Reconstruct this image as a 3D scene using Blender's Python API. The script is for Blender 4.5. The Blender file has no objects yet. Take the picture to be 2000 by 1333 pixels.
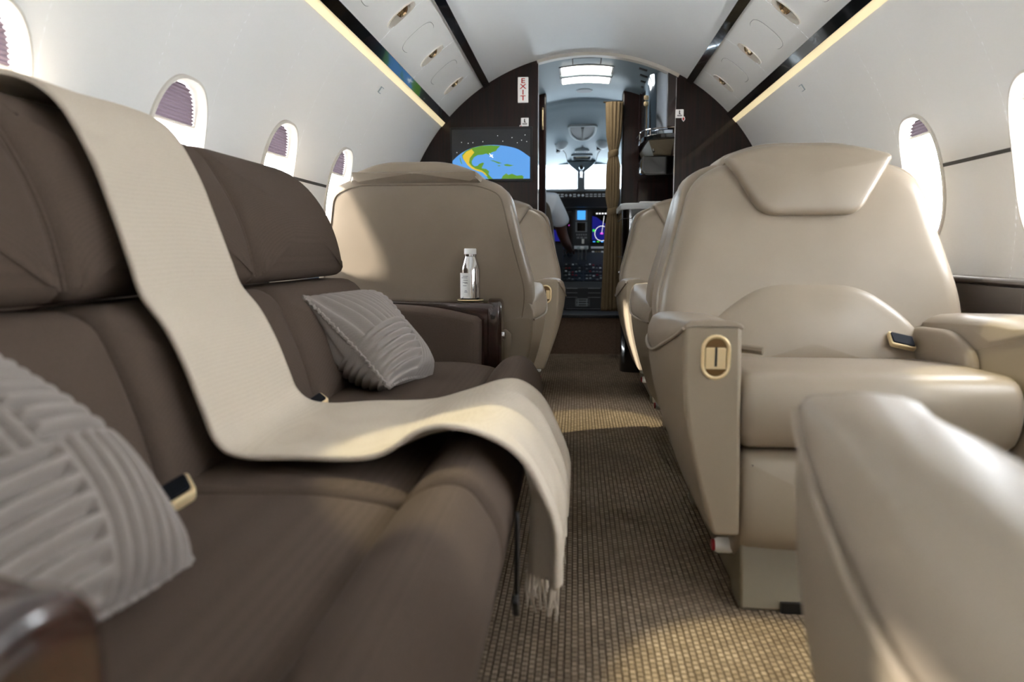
import bpy, bmesh, math, random
from mathutils import Vector
random.seed(7)
S = bpy.context.scene
COL = S.collection
PI = math.pi

# ---------------------------------------------------------------- camera, world, exposure
cam = bpy.data.cameras.new('camera')
camo = bpy.data.objects.new('camera', cam)
COL.objects.link(camo)
camo.location = (-0.05, 0.0, 0.74)
camo.rotation_euler = (math.radians(90 - 7.185), 0, math.radians(5.062))
cam.sensor_width = 36
cam.lens = 25.2
cam.clip_start = 0.01
cam.dof.use_dof = True
cam.dof.focus_distance = 2.7
cam.dof.aperture_fstop = 2.8
S.camera = camo

wd = bpy.data.worlds.new('world')
S.world = wd
wd.use_nodes = True
wd.node_tree.nodes['Background'].inputs[0].default_value = (0.90, 0.95, 1.0, 1)
wd.node_tree.nodes['Background'].inputs[1].default_value = 17.0
sun = bpy.data.lights.new('sun', 'SUN')
sun.energy = 10.0
sun.angle = math.radians(2.5)
sun.color = (1.0, 0.95, 0.86)
suno = bpy.data.objects.new('sun', sun)
COL.objects.link(suno)
suno.rotation_euler = Vector((0.50, 0.165, -0.23)).to_track_quat('-Z', 'Y').to_euler()
S.view_settings.view_transform = 'Standard'
S.view_settings.look = 'None'
S.view_settings.exposure = 0.80
S.view_settings.gamma = 1
S.view_settings.use_curve_mapping = False

# ---------------------------------------------------------------- materials
def lin(c):
    return tuple(((v / 255) / 12.92 if v <= 10 else (((v / 255) + 0.055) / 1.055) ** 2.4) for v in c)

def M(name, col, rough=0.5, metal=0.0, coat=0.0, noise=None, bump=None, emit=None, spec=0.5):
    m = bpy.data.materials.new(name)
    m.use_nodes = True
    nt = m.node_tree
    b = nt.nodes['Principled BSDF']
    c = lin(col)
    b.inputs['Base Color'].default_value = (*c, 1)
    b.inputs['Roughness'].default_value = rough
    b.inputs['Metallic'].default_value = metal
    b.inputs['Specular IOR Level'].default_value = spec
    if coat:
        b.inputs['Coat Weight'].default_value = coat
        b.inputs['Coat Roughness'].default_value = 0.04
    if emit:
        b.inputs['Emission Color'].default_value = (*lin(emit[0]), 1)
        b.inputs['Emission Strength'].default_value = emit[1]
    if noise or bump:
        tc = nt.nodes.new('ShaderNodeTexCoord')
    if noise:                                   # (scale xyz, amount, second colour)
        mp = nt.nodes.new('ShaderNodeMapping')
        mp.inputs['Scale'].default_value = noise[0]
        n = nt.nodes.new('ShaderNodeTexNoise')
        n.inputs['Scale'].default_value = 1
        n.inputs['Detail'].default_value = 5
        mx = nt.nodes.new('ShaderNodeMix')
        mx.data_type = 'RGBA'
        mx.inputs[6].default_value = (*c, 1)
        mx.inputs[7].default_value = (*lin(noise[1]), 1)
        rp = nt.nodes.new('ShaderNodeValToRGB')
        rp.color_ramp.elements[0].position = 0.35
        rp.color_ramp.elements[1].position = 0.65
        nt.links.new(tc.outputs['Object'], mp.inputs[0])
        nt.links.new(mp.outputs[0], n.inputs['Vector'])
        nt.links.new(n.outputs[0], rp.inputs[0])
        nt.links.new(rp.outputs[0], mx.inputs[0])
        nt.links.new(mx.outputs[2], b.inputs['Base Color'])
    if bump:                                    # (scale, strength, distance)
        n2 = nt.nodes.new('ShaderNodeTexNoise')
        n2.inputs['Scale'].default_value = bump[0]
        n2.inputs['Detail'].default_value = 3
        bp = nt.nodes.new('ShaderNodeBump')
        bp.inputs['Strength'].default_value = bump[1]
        bp.inputs['Distance'].default_value = bump[2]
        nt.links.new(tc.outputs['Object'], n2.inputs['Vector'])
        nt.links.new(n2.outputs[0], bp.inputs['Height'])
        nt.links.new(bp.outputs[0], b.inputs['Normal'])
    return m

def carpet_mat():
    m = M('carpet_loop', (150, 132, 108), 0.95, spec=0.1)
    nt = m.node_tree
    b = nt.nodes['Principled BSDF']
    tc = nt.nodes.new('ShaderNodeTexCoord')
    sep = nt.nodes.new('ShaderNodeSeparateXYZ')
    cmb = nt.nodes.new('ShaderNodeCombineXYZ')
    br = nt.nodes.new('ShaderNodeTexBrick')
    br.inputs['Scale'].default_value = 1.0
    br.inputs['Brick Width'].default_value = 0.015
    br.inputs['Row Height'].default_value = 0.0128
    br.inputs['Mortar Size'].default_value = 0.0026
    br.inputs['Mortar Smooth'].default_value = 1.0
    br.inputs['Bias'].default_value = 0.0
    br.inputs['Color1'].default_value = (*lin((164, 146, 125)), 1)
    br.inputs['Color2'].default_value = (*lin((138, 121, 102)), 1)
    br.inputs['Mortar'].default_value = (*lin((112, 96, 80)), 1)
    no = nt.nodes.new('ShaderNodeTexNoise')
    no.inputs['Scale'].default_value = 2.2
    no.inputs['Detail'].default_value = 4
    mx = nt.nodes.new('ShaderNodeMix')
    mx.data_type = 'RGBA'
    mx.blend_type = 'MULTIPLY'
    rp = nt.nodes.new('ShaderNodeValToRGB')
    rp.color_ramp.elements[0].color = (0.72, 0.70, 0.68, 1)
    rp.color_ramp.elements[0].position = 0.35
    rp.color_ramp.elements[1].position = 0.6
    mx.inputs[0].default_value = 1
    L = nt.links.new
    L(tc.outputs['Object'], sep.inputs[0])
    L(sep.outputs[1], cmb.inputs[0]); L(sep.outputs[0], cmb.inputs[1])
    L(cmb.outputs[0], br.inputs['Vector'])
    L(tc.outputs['Object'], no.inputs['Vector'])
    L(no.outputs[0], rp.inputs[0])
    L(br.outputs[0], mx.inputs[6]); L(rp.outputs[0], mx.inputs[7])
    L(mx.outputs[2], b.inputs['Base Color'])
    bp = nt.nodes.new('ShaderNodeBump')
    bp.inputs['Strength'].default_value = 1.0
    bp.inputs['Distance'].default_value = 0.004
    bp.invert = True
    L(br.outputs[1], bp.inputs['Height'])
    L(bp.outputs[0], b.inputs['Normal'])
    return m

def weave_mat(name, col, col2, freq, rough=0.9, strength=0.5):
    m = M(name, col, rough, spec=0.15)
    nt = m.node_tree
    b = nt.nodes['Principled BSDF']
    L = nt.links.new
    tc = nt.nodes.new('ShaderNodeTexCoord')
    vo = nt.nodes.new('ShaderNodeTexVoronoi')
    vo.inputs['Scale'].default_value = freq
    vo.inputs['Randomness'].default_value = 0.35
    mx = nt.nodes.new('ShaderNodeMix')
    mx.data_type = 'RGBA'
    mx.inputs[6].default_value = (*lin(col), 1)
    mx.inputs[7].default_value = (*lin(col2), 1)
    L(tc.outputs['Object'], vo.inputs['Vector'])
    L(vo.outputs['Distance'], mx.inputs[0])
    L(mx.outputs[2], b.inputs['Base Color'])
    bp = nt.nodes.new('ShaderNodeBump')
    bp.inputs['Strength'].default_value = strength
    bp.inputs['Distance'].default_value = 0.001
    bp.invert = True
    L(vo.outputs['Distance'], bp.inputs['Height'])
    L(bp.outputs[0], b.inputs['Normal'])
    return m

def glass_mat(name, tint=(1, 1, 1)):
    m = bpy.data.materials.new(name)
    m.use_nodes = True
    nt = m.node_tree
    nt.nodes.clear()
    o = nt.nodes.new('ShaderNodeOutputMaterial')
    t = nt.nodes.new('ShaderNodeBsdfTransparent')
    t.inputs[0].default_value = (*tint, 1)
    g = nt.nodes.new('ShaderNodeBsdfGlossy')
    g.inputs['Roughness'].default_value = 0.02
    x = nt.nodes.new('ShaderNodeMixShader')
    x.inputs[0].default_value = 0.05
    nt.links.new(t.outputs[0], x.inputs[1])
    nt.links.new(g.outputs[0], x.inputs[2])
    nt.links.new(x.outputs[0], o.inputs[0])
    return m

def shade_mat(name, col):
    m = bpy.data.materials.new(name)
    m.use_nodes = True
    nt = m.node_tree
    nt.nodes.clear()
    o = nt.nodes.new('ShaderNodeOutputMaterial')
    d = nt.nodes.new('ShaderNodeBsdfDiffuse')
    d.inputs[0].default_value = (*lin(col), 1)
    t = nt.nodes.new('ShaderNodeBsdfTranslucent')
    t.inputs[0].default_value = (*lin(col), 1)
    x = nt.nodes.new('ShaderNodeMixShader')
    x.inputs[0].default_value = 0.075
    nt.links.new(d.outputs[0], x.inputs[1])
    nt.links.new(t.outputs[0], x.inputs[2])
    nt.links.new(x.outputs[0], o.inputs[0])
    return m

MT = dict(
    wall=M('white_liner', (242, 241, 238), 0.6, bump=(60, 0.04, 0.002)),
    ceil=M('white_gloss_ceiling', (236, 238, 238), 0.42, spec=0.3),
    psu=M('white_service_panel', (236, 235, 231), 0.45),
    bezel=M('white_bezel', (214, 208, 198), 0.4),
    black=M('black_lacquer', (10, 8, 9), 0.12, coat=1.0),
    cream=M('wash_light_lens', (240, 228, 190), 0.5, emit=((255, 234, 184), 0.36)),
    groove=M('dark_groove', (70, 68, 66), 0.7),
    leather=M('beige_leather', (152, 138, 121), 0.38, noise=((5, 5, 5), (146, 132, 115)), bump=(700, 0.12, 0.0012)),
    leather2=M('beige_leather_panel', (142, 128, 109), 0.45, bump=(700, 0.12, 0.0012)),
    piping=M('beige_piping', (128, 114, 96), 0.45),
    plastic=M('beige_plastic', (120, 109, 88), 0.45),
    divan=weave_mat('brown_woven_fabric', (98, 84, 74), (73, 62, 54), 420),
    cockpit=M('blue_grey_ceiling', (124, 142, 152), 0.5),
    cord=weave_mat('grey_corduroy', (168, 159, 153), (146, 137, 132), 700, strength=0.3),
    blanket=weave_mat('cream_knit_wool', (212, 200, 184), (192, 178, 160), 380, strength=0.35),
    wood=M('dark_gloss_wood', (40, 19, 15), 0.35, coat=0.35, noise=((90, 90, 3), (22, 10, 9)), spec=0.25),
    woodred=M('dark_red_gloss_wood', (50, 22, 16), 0.25, coat=1.0, noise=((60, 60, 3), (30, 12, 10))),
    ledge=M('ledge_wood', (58, 48, 44), 0.28, coat=0.7, noise=((40, 3, 40), (44, 36, 33))),
    carpet=carpet_mat(),
    stepcarpet=weave_mat('brown_step_carpet', (140, 116, 98), (84, 68, 57), 110, strength=1.0),
    gold=M('satin_gold', (238, 214, 168), 0.35, metal=0.55),
    goldd=M('gold_dark', (120, 92, 56), 0.4, metal=0.6),  # darker gold: painted shadow on the latch plate, and the latch lip
    chrome=M('chrome', (225, 225, 228), 0.07, metal=1.0),
    bronze=M('bronze_gimbal', (190, 165, 130), 0.2, metal=1.0),
    steel=M('polished_steel', (190, 200, 212), 0.1, metal=1.0),
    dark=M('black_plastic', (16, 16, 18), 0.4),
    darkgrey=M('dark_grey_panel', (44, 47, 52), 0.5),
    grey=M('mid_grey', (120, 124, 128), 0.5),
    lightgrey=M('light_grey_cockpit', (160, 172, 178), 0.5),
    white=M('white_plastic', (238, 238, 236), 0.4),
    whitesw=M('white_switch', (215, 222, 228), 0.4),
    signwhite=M('sign_white', (245, 243, 240), 0.4, emit=((255, 250, 245), 0.15)),
    red=M('sign_red', (205, 28, 40), 0.5),
    redbtn=M('red_button', (140, 20, 30), 0.4),
    screen=M('screen_black', (26, 27, 30), 0.25, emit=((60, 62, 66), 0.155)),
    ocean=M('map_ocean', (20, 40, 70), 0.4, emit=((92, 158, 228), 0.589)),
    landg=M('map_land_green', (20, 40, 10), 0.4, emit=((96, 150, 40), 0.558)),
    landy=M('map_land_yellow', (40, 40, 10), 0.4, emit=((222, 190, 52), 0.589)),
    icon=M('map_white', (200, 200, 200), 0.4, emit=((255, 255, 255), 0.62)),
    avblue=M('avionics_blue', (5, 5, 20), 0.3, emit=((22, 24, 110), 0.62)),
    avblack=M('avionics_black', (4, 4, 8), 0.2),
    avcyan=M('avionics_cyan', (20, 50, 90), 0.3, emit=((70, 160, 250), 0.744)),
    avgreen=M('avionics_green', (10, 60, 10), 0.3, emit=((60, 220, 70), 0.62)),
    avmag=M('avionics_magenta', (60, 10, 60), 0.3, emit=((220, 80, 220), 0.62)),
    lightpanel=M('vestibule_light_lens', (255, 250, 240), 0.4, emit=((255, 250, 238), 7.0)),
    curtain=weave_mat('tan_curtain', (142, 124, 97), (110, 94, 71), 300),
    skin=M('dark_skin', (96, 62, 50), 0.55),
    shirt=M('white_shirt', (222, 230, 240), 0.8),
    hair=M('black_hair', (18, 15, 14), 0.7),
    glass=glass_mat('window_glass'),
    windscreen=glass_mat('windscreen_glass', (0.32, 0.36, 0.38)),
    shade=shade_mat('mauve_pleated_shade', (112, 100, 108)),
    pilotseat=M('olive_seat_fabric', (70, 62, 50), 0.8),
    lensglow=M('reading_lens', (214, 190, 152), 0.15, metal=0.9),
    belt=M('navy_buckle', (18, 20, 28), 0.75, spec=0.2),
    blue=M('label_blue', (60, 90, 130), 0.5),
    textgrey=M('label_print', (150, 150, 155), 0.6),
    counter=M('white_counter', (225, 228, 230), 0.2),
)

# ---------------------------------------------------------------- mesh helpers
def wl(o):
    v = Vector((0, 0, 0))
    while o is not None:
        v = v + o.location
        o = o.parent
    return v

def obj(name, geo, mat, parent=None, smooth=True, ang=40, bev=0, bseg=2, sub=0, label=None, cat=None, group=None, kind=None):
    vs, fs = geo
    off = wl(parent)
    me = bpy.data.meshes.new(name)
    me.from_pydata([tuple(Vector(v) - off) for v in vs], [], fs)
    bm = bmesh.new()
    bm.from_mesh(me)
    bmesh.ops.recalc_face_normals(bm, faces=bm.faces)
    bm.to_mesh(me)
    bm.free()
    if smooth:
        me.polygons.foreach_set('use_smooth', [True] * len(me.polygons))
        if ang:
            me.set_sharp_from_angle(angle=math.radians(ang))
    me.materials.append(MT[mat])
    o = bpy.data.objects.new(name, me)
    COL.objects.link(o)
    o.parent = parent
    if bev:
        b = o.modifiers.new('bevel', 'BEVEL')
        b.width = bev; b.segments = bseg; b.limit_method = 'ANGLE'; b.angle_limit = math.radians(35)
        b.harden_normals = False
    if sub:
        s = o.modifiers.new('sub', 'SUBSURF')
        s.levels = sub; s.render_levels = sub
    tag(o, label, cat, group, kind)
    return o

def tag(o, label=None, cat=None, group=None, kind=None):
    if label: o['label'] = label
    if cat: o['category'] = cat
    if group: o['group'] = group
    if kind: o['kind'] = kind
    return o

def thing(name, label, cat, loc=(0, 0, 0), group=None, kind=None):
    o = bpy.data.objects.new(name, None)
    o.empty_display_size = 0.05
    COL.objects.link(o)
    o.location = loc
    return tag(o, label, cat, group, kind)

def dup(o, parent=None):
    c = o.copy()
    COL.objects.link(c)
    c.parent = parent
    for ch in list(o.children):
        dup(ch, c)
    return c

def join(*gs):
    V, F = [], []
    for v, f in gs:
        n = len(V)
        V += list(v)
        F += [tuple(i + n for i in q) for q in f]
    return V, F

def box(x0, x1, y0, y1, z0, z1):
    v = [(x, y, z) for z in (z0, z1) for y in (y0, y1) for x in (x0, x1)]
    return v, [(0, 2, 3, 1), (4, 5, 7, 6), (0, 1, 5, 4), (2, 6, 7, 3), (0, 4, 6, 2), (1, 3, 7, 5)]

def loft(loops, closed=True, caps=True):
    n = len(loops[0])
    V = [p for l in loops for p in l]
    F = []
    for k in range(len(loops) - 1):
        for i in range(n if closed else n - 1):
            j = (i + 1) % n
            F.append((k * n + i, k * n + j, (k + 1) * n + j, (k + 1) * n + i))
    if caps and closed:
        F.append(tuple(range(n)))
        F.append(tuple((len(loops) - 1) * n + i for i in range(n)))
    return V, F

def tube(path, r, n=8, closed=False):
    P = [Vector(p) for p in path]
    loops = []
    up = None
    for i, p in enumerate(P):
        if closed:
            t = P[(i + 1) % len(P)] - P[i - 1]
        else:
            t = P[min(i + 1, len(P) - 1)] - P[max(i - 1, 0)]
        t.normalize()
        if up is None:
            up = Vector((0, 0, 1)) if abs(t.z) < 0.9 else Vector((1, 0, 0))
        a = t.cross(up)
        if a.length < 1e-4:
            a = t.cross(Vector((1, 0.1, 0)))
        a.normalize()
        up = a.cross(t)
        rr = r[i] if isinstance(r, (list, tuple)) else r
        loops.append([p + (a * math.cos(q * 2 * PI / n) + up * math.sin(q * 2 * PI / n)) * rr for q in range(n)])
    if closed:
        loops.append(loops[0])
        return loft(loops, True, False)
    return loft(loops)

def lathe(prof, n=24, c=(0, 0, 0), fn=None):
    loops = []
    for r, z in prof:
        l = []
        for i in range(n):
            a = i * 2 * PI / n
            p = (r * math.cos(a), r * math.sin(a), z)
            l.append(fn(*p) if fn else (c[0] + p[0], c[1] + p[1], c[2] + p[2]))
        loops.append(l)
    return loft(loops)

def rpoly(pts, rad, seg=6):
    n = len(pts)
    out = []
    for i in range(n):
        p = Vector(pts[i][:2]); a = Vector(pts[i - 1][:2]); b = Vector(pts[(i + 1) % n][:2])
        r = pts[i][2] if len(pts[i]) > 2 else rad
        u = (a - p); v = (b - p)
        d = min(r, u.length * 0.48, v.length * 0.48)
        p0 = p + u.normalized() * d
        p1 = p + v.normalized() * d
        for k in range(seg + 1):
            t = k / seg
            out.append((1 - t) ** 2 * p0 + 2 * t * (1 - t) * p + t * t * p1)
    return out

def resample(out, n):
    L = [0]
    m = len(out)
    for i in range(m):
        L.append(L[-1] + (out[(i + 1) % m] - out[i]).length)
    res = []
    j = 0
    for k in range(n):
        s = L[-1] * k / n
        while L[j + 1] < s:
            j += 1
        seg = L[j + 1] - L[j]
        t = (s - L[j]) / seg if seg > 1e-9 else 0
        res.append(out[j].lerp(out[(j + 1) % m], t))
    return res

def spl(pts, seg=8, closed=False):
    """Catmull-Rom through 2D/3D points"""
    P = [Vector(p) for p in pts]
    n = len(P)
    out = []
    rng = n if closed else n - 1
    for i in range(rng):
        g = lambda k: P[k % n] if closed else P[max(0, min(n - 1, k))]
        p0, p1, p2, p3 = g(i - 1), g(i), g(i + 1), g(i + 2)
        for k in range(seg):
            t = k / seg
            out.append(0.5 * ((2 * p1) + (p2 - p0) * t + (2 * p0 - 5 * p1 + 4 * p2 - p3) * t * t + (3 * p1 - p0 - 3 * p2 + p3) * t ** 3))
    if not closed:
        out.append(P[-1])
    return out

def inset(out, d):
    n = len(out)
    area = sum(out[i].x * out[(i + 1) % n].y - out[(i + 1) % n].x * out[i].y for i in range(n))
    s = 1 if area > 0 else -1
    res = []
    for i in range(n):
        t = out[(i + 1) % n] - out[i - 1]
        if t.length < 1e-9:
            res.append(out[i].copy()); continue
        t.normalize()
        res.append(out[i] + Vector((-t.y, t.x)) * d * s)
    return res

def slab(outline, w0, w1, r0, r1, fn, d0=0.0, d1=0.0, n=72, arc=4):
    """cushion: an outline in (u,v) extruded from w0 to w1 with rounded rims r0/r1 and domes d0/d1"""
    o = resample([Vector(p) for p in outline], n) if n else [Vector(p) for p in outline]
    c = sum(o, Vector((0, 0))) / len(o)
    loops = []
    def dome(r, w, d, sgn):
        base = inset(o, r)
        return [([c + (p - c) * s for p in base], w + sgn * d * (1 - s * s)) for s in (0.02, 0.3, 0.55, 0.78, 0.92)]
    if d0 or r0:
        loops += dome(r0, w0, d0, -1)
    for k in range(arc + 1):
        a = PI / 2 * (1 - k / arc)
        loops.append((inset(o, r0 * (1 - math.cos(a))), w0 + r0 * (1 - math.sin(a))))
    for k in range(arc + 1):
        a = PI / 2 * (k / arc)
        loops.append((inset(o, r1 * (1 - math.cos(a))), w1 - r1 * (1 - math.sin(a))))
    if d1 or r1:
        loops += dome(r1, w1, d1, 1)[::-1]
    return loft([[fn(p.x, p.y, w) for p in l] for l, w in loops])

def obround(cx, cy, hw, hh, n=24, e=2.0):
    out = []
    for i in range(n):
        a = 2 * PI * i / n
        c, s = math.cos(a), math.sin(a)
        out.append(Vector((cx + hw * math.copysign(abs(c) ** (2 / e), c), cy + hh * math.copysign(abs(s) ** (2 / e), s))))
    return out

def capsule(cx, cy, hw, hh, n=10):
    out = []
    for i in range(n + 1):
        a = PI * i / n
        out.append(Vector((cx + hw * math.cos(a), cy + hh - hw + hw * math.sin(a))))
    for i in range(n + 1):
        a = PI + PI * i / n
        out.append(Vector((cx + hw * math.cos(a), cy - hh + hw + hw * math.sin(a))))
    return out

def ring_plate(outer, inner, w0, w1, fn):
    """flat frame between two outlines with equal point counts"""
    ls = [(inner, w0), (inner, w1), (outer, w1), (outer, w0), (inner, w0)]
    return loft([[fn(p.x, p.y, w) for p in l] for l, w in ls], True, False)

def text_geo(s, size, fn):
    cu = bpy.data.curves.new('t', 'FONT')
    cu.body = s; cu.size = size; cu.align_x = 'CENTER'; cu.align_y = 'CENTER'; cu.extrude = 0.0
    cu.offset = size * 0.015
    o = bpy.data.objects.new('t', cu)
    COL.objects.link(o)
    bpy.context.view_layer.update()
    me = bpy.data.meshes.new_from_object(o.evaluated_get(bpy.context.evaluated_depsgraph_get()))
    g = ([fn(v.co.x, v.co.y, 0) for v in me.vertices], [tuple(p.vertices) for p in me.polygons])
    bpy.data.objects.remove(o)
    return g

# ---------------------------------------------------------------- cabin shell (circular section)
R, ZC = 1.08, 0.767
Y0, YB = -2.2, 4.22
A = math.radians
def arc(a, y, r=R):                          # a in degrees from the +x axis
    return (r * math.cos(A(a)), y, ZC + r * math.sin(A(a)))

def arc_strip(a0, a1, y0, y1, r=R, na=8, ny=1):
    na = max(na, int(abs(a1 - a0) / 1.2) + 1)
    V = [arc(a0 + (a1 - a0) * i / na, y0 + (y1 - y0) * j / ny, r) for j in range(ny + 1) for i in range(na + 1)]
    F = [(j * (na + 1) + i, j * (na + 1) + i + 1, (j + 1) * (na + 1) + i + 1, (j + 1) * (na + 1) + i) for j in range(ny) for i in range(na)]
    return V, F

def arc_panel(a0, a1, y0, y1, holes, r=R, na=14, e=2.6):
    """curved panel with superellipse holes; hole = (angle centre, y centre, half angle, half y)"""
    gs = []
    y = y0
    lo, hi = min(a0, a1), max(a0, a1)
    for (ac, yc, ha, hy) in sorted(holes, key=lambda h: h[1]):
        cy, ca = hy * 1.12, ha * 1.12
        gs.append(arc_strip(lo, hi, y, yc - cy, r, na))
        gs.append(arc_strip(lo, ac - ca, yc - cy, yc + cy, r, na))
        gs.append(arc_strip(ac + ca, hi, yc - cy, yc + cy, r, na))
        N = 96
        inner, mid, outer = [], [], []
        for i in range(N):
            t = 2 * PI * i / N
            c, s = math.cos(t), math.sin(t)
            u = math.copysign(abs(c) ** (2 / e), c); v = math.copysign(abs(s) ** (2 / e), s)
            k = 1 / max(abs(u), abs(v))
            inner.append(arc(ac + v * ha, yc + u * hy, r))
            outer.append(arc(ac + v * k * ca, yc + u * k * cy, r))
        gs.append(loft([inner, outer], True, False))
        y = yc + cy
    gs.append(arc_strip(lo, hi, y, y1, r, na))
    return join(*gs)

def arc_bar(a0, a1, y0, y1, r0, r1, na=4):
    sec = [(a0 + (a1 - a0) * i / na, r0) for i in range(na + 1)] + [(a1 - (a1 - a0) * i / na, r1) for i in range(na + 1)]
    return loft([[arc(a, y, r) for a, r in sec] for y in (y0, y1)])

WA, WHA, WHY = 10.6, 10.6, 0.120             # window centre angle, half angle, half width
WIN_L = [1.145 + 0.6175 * k for k in range(-4, 5) if 1.145 + 0.6175 * k < 3.3]
WIN_R = [1.845 + 0.612 * k for k in range(-5, 3)]

fl = obj('floor', box(-0.76, 0.76, Y0, 5.14, -0.03, 0.0), 'carpet', smooth=False, kind='structure')
obj('wall_right', arc_panel(-45.2, 39.6, Y0, YB, [(WA, y, WHA, WHY) for y in WIN_R]), 'wall', kind='structure')
obj('wall_left', arc_panel(180 - 39.6, 180 + 45.2, Y0, YB, [(180 - WA, y, WHA, WHY) for y in WIN_L]), 'wall', kind='structure')
LL = [0.98, 1.56, 2.12, 2.69, 3.25, 3.82]
LR = [1.09, 1.66, 2.22, 2.78, 3.33, 3.89]
obj('ceiling', arc_strip(58.5, 121.5, Y0, YB, R, 24), 'ceil', kind='structure')
obj('trim_1', arc_panel(43.2, 57.0, Y0, YB, [(50, y, 3.2, 0.033) for y in LR], na=6, e=2.5), 'psu', kind='structure')
obj('trim_2', arc_panel(123.0, 136.8, Y0, YB, [(130, y, 3.2, 0.033) for y in LL], na=6, e=2.5), 'psu', kind='structure')
k = 3
for a0, a1 in ((41.0, 43.3), (136.7, 139.0), (56.8, 59.0), (121.0, 123.2)):
    obj('trim_%d' % k, arc_bar(a0, a1, Y0, YB - 0.001, R - 0.014, R + 0.01), 'black', kind='structure', bev=0.002)
    k += 1
for sgn, nm in ((0, 'right'), (1, 'left')):
    a0, a1 = (39.5, 41.1) if not sgn else (138.9, 140.5)
    obj('wash_light_strip', arc_bar(a0, a1, Y0, YB - 0.001, R - 0.004, R + 0.01), 'cream',
        label='glowing cream wash light strip below the black rail on the %s side' % ('single chair' if not sgn else 'divan'),
        cat='light strip', group='cabin wash lights')
# rear closing wall and its dark lower part
obj('wall_back', loft([[arc(a, Y0, R + 0.01) for a in range(-45, 226, 9)], [arc(a, Y0 - 0.03, R + 0.01) for a in range(-45, 226, 9)]]), 'wall', kind='structure', smooth=False)

# ---------------------------------------------------------------- windows
wn = 1
def se(t, e=2.6):
    c, s = math.cos(t), math.sin(t)
    return math.copysign(abs(c) ** (2 / e), c), math.copysign(abs(s) ** (2 / e), s)

for side, ys, cut in ((1, WIN_R, 0.70), (-1, WIN_L, 0.46)):
    for y in ys:
        fa = (lambda v: WA + v) if side > 0 else (lambda v: 180 - WA - v)
        N = 48
        def loop(sc, r, dz=0.0, e=2.6):
            return [arc(fa(se(2 * PI * i / N, e)[1] * WHA * sc[1] + dz), y + se(2 * PI * i / N, e)[0] * WHY * sc[0], r) for i in range(N)]
        w = thing('window_%d' % wn, None, None, loc=(side * 1.06, y, 0.76), kind='structure')
        fr = [loop((1.10, 1.06), R + 0.002), loop((1.09, 1.055), R - 0.006), loop((1.03, 1.02), R - 0.008), loop((0.98, 0.985), R - 0.002),
              loop((0.96, 0.972), R + 0.008), loop((0.93, 0.95), R + 0.034), loop((0.91, 0.935), R + 0.042)]
        obj('window_frame', loft(fr, True, False), 'bezel', w)
        pn = loop((0.915, 0.94), R + 0.040)
        obj('pane', (pn, [tuple(range(N))]), 'glass', w, smooth=False)
        gk = [loop((0.918, 0.945), R + 0.036), loop((0.900, 0.930), R + 0.036)]
        obj('seal', loft(gk, True, False), 'groove', w)
        # pleated shade drawn part of the way down
        rows = 11 if side < 0 else 5
        V = []
        for j in range(rows * 2 + 1):
            v = 0.94 + (cut - 0.94) * j / (rows * 2)
            hw = (1 - min(0.999, abs(v / 0.945)) ** 2.6) ** (1 / 2.6) * 0.93
            r = R + 0.020 + (0.007 if j % 2 else 0.0)
            for i in range(7):
                V.append(arc(fa(v * WHA), y + WHY * hw * (i / 3 - 1), r))
        F = [(j * 7 + i, j * 7 + i + 1, j * 7 + i + 8, j * 7 + i + 7) for j in range(rows * 2) for i in range(6)]
        sh = obj('shade', (V, F), 'shade', w, smooth=False)
        hw = (1 - abs(cut / 0.945) ** 2.6) ** (1 / 2.6) * 0.93
        obj('shade_rail', tube([arc(fa(cut * WHA), y + WHY * hw * t, R + 0.023) for t in (-1, 0, 1)], 0.005, 6), 'bezel', w)
        wn += 1

# horizontal panel joints between the windows
def groove(side, y0, y1, a):
    a = a if side > 0 else 180 - a
    return arc_bar(a - 0.28, a + 0.28, y0, y1, R - 0.0015, R + 0.004, 1)
k = 7
for side, ys in ((1, WIN_R), (-1, WIN_L)):
    for y in ys[:-1]:
        obj('trim_%d' % k, groove(side, y + WHY * 1.1, y + 0.6145 - WHY * 1.1, 12.3), 'groove', kind='structure', smooth=False)
        k += 1
# small square buttons high on the liners
for side, y in ((1, 3.15), (-1, 3.04)):
    a = 36.3 if side > 0 else 143.7
    t = thing('call_button', 'small square white call button on the liner on the %s side' % ('single chair' if side > 0 else 'divan'), 'button', arc(a, y, R), 'liner buttons')
    obj('plate', arc_bar(a - 0.75, a + 0.75, y - 0.017, y + 0.017, R - 0.004, R + 0.001, 2), 'lightgrey', t, bev=0.001)
    obj('lens', arc_bar(a - 0.6, a + 0.6, y - 0.013, y + 0.013, R - 0.006, R - 0.003, 2), 'white', t)

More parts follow.
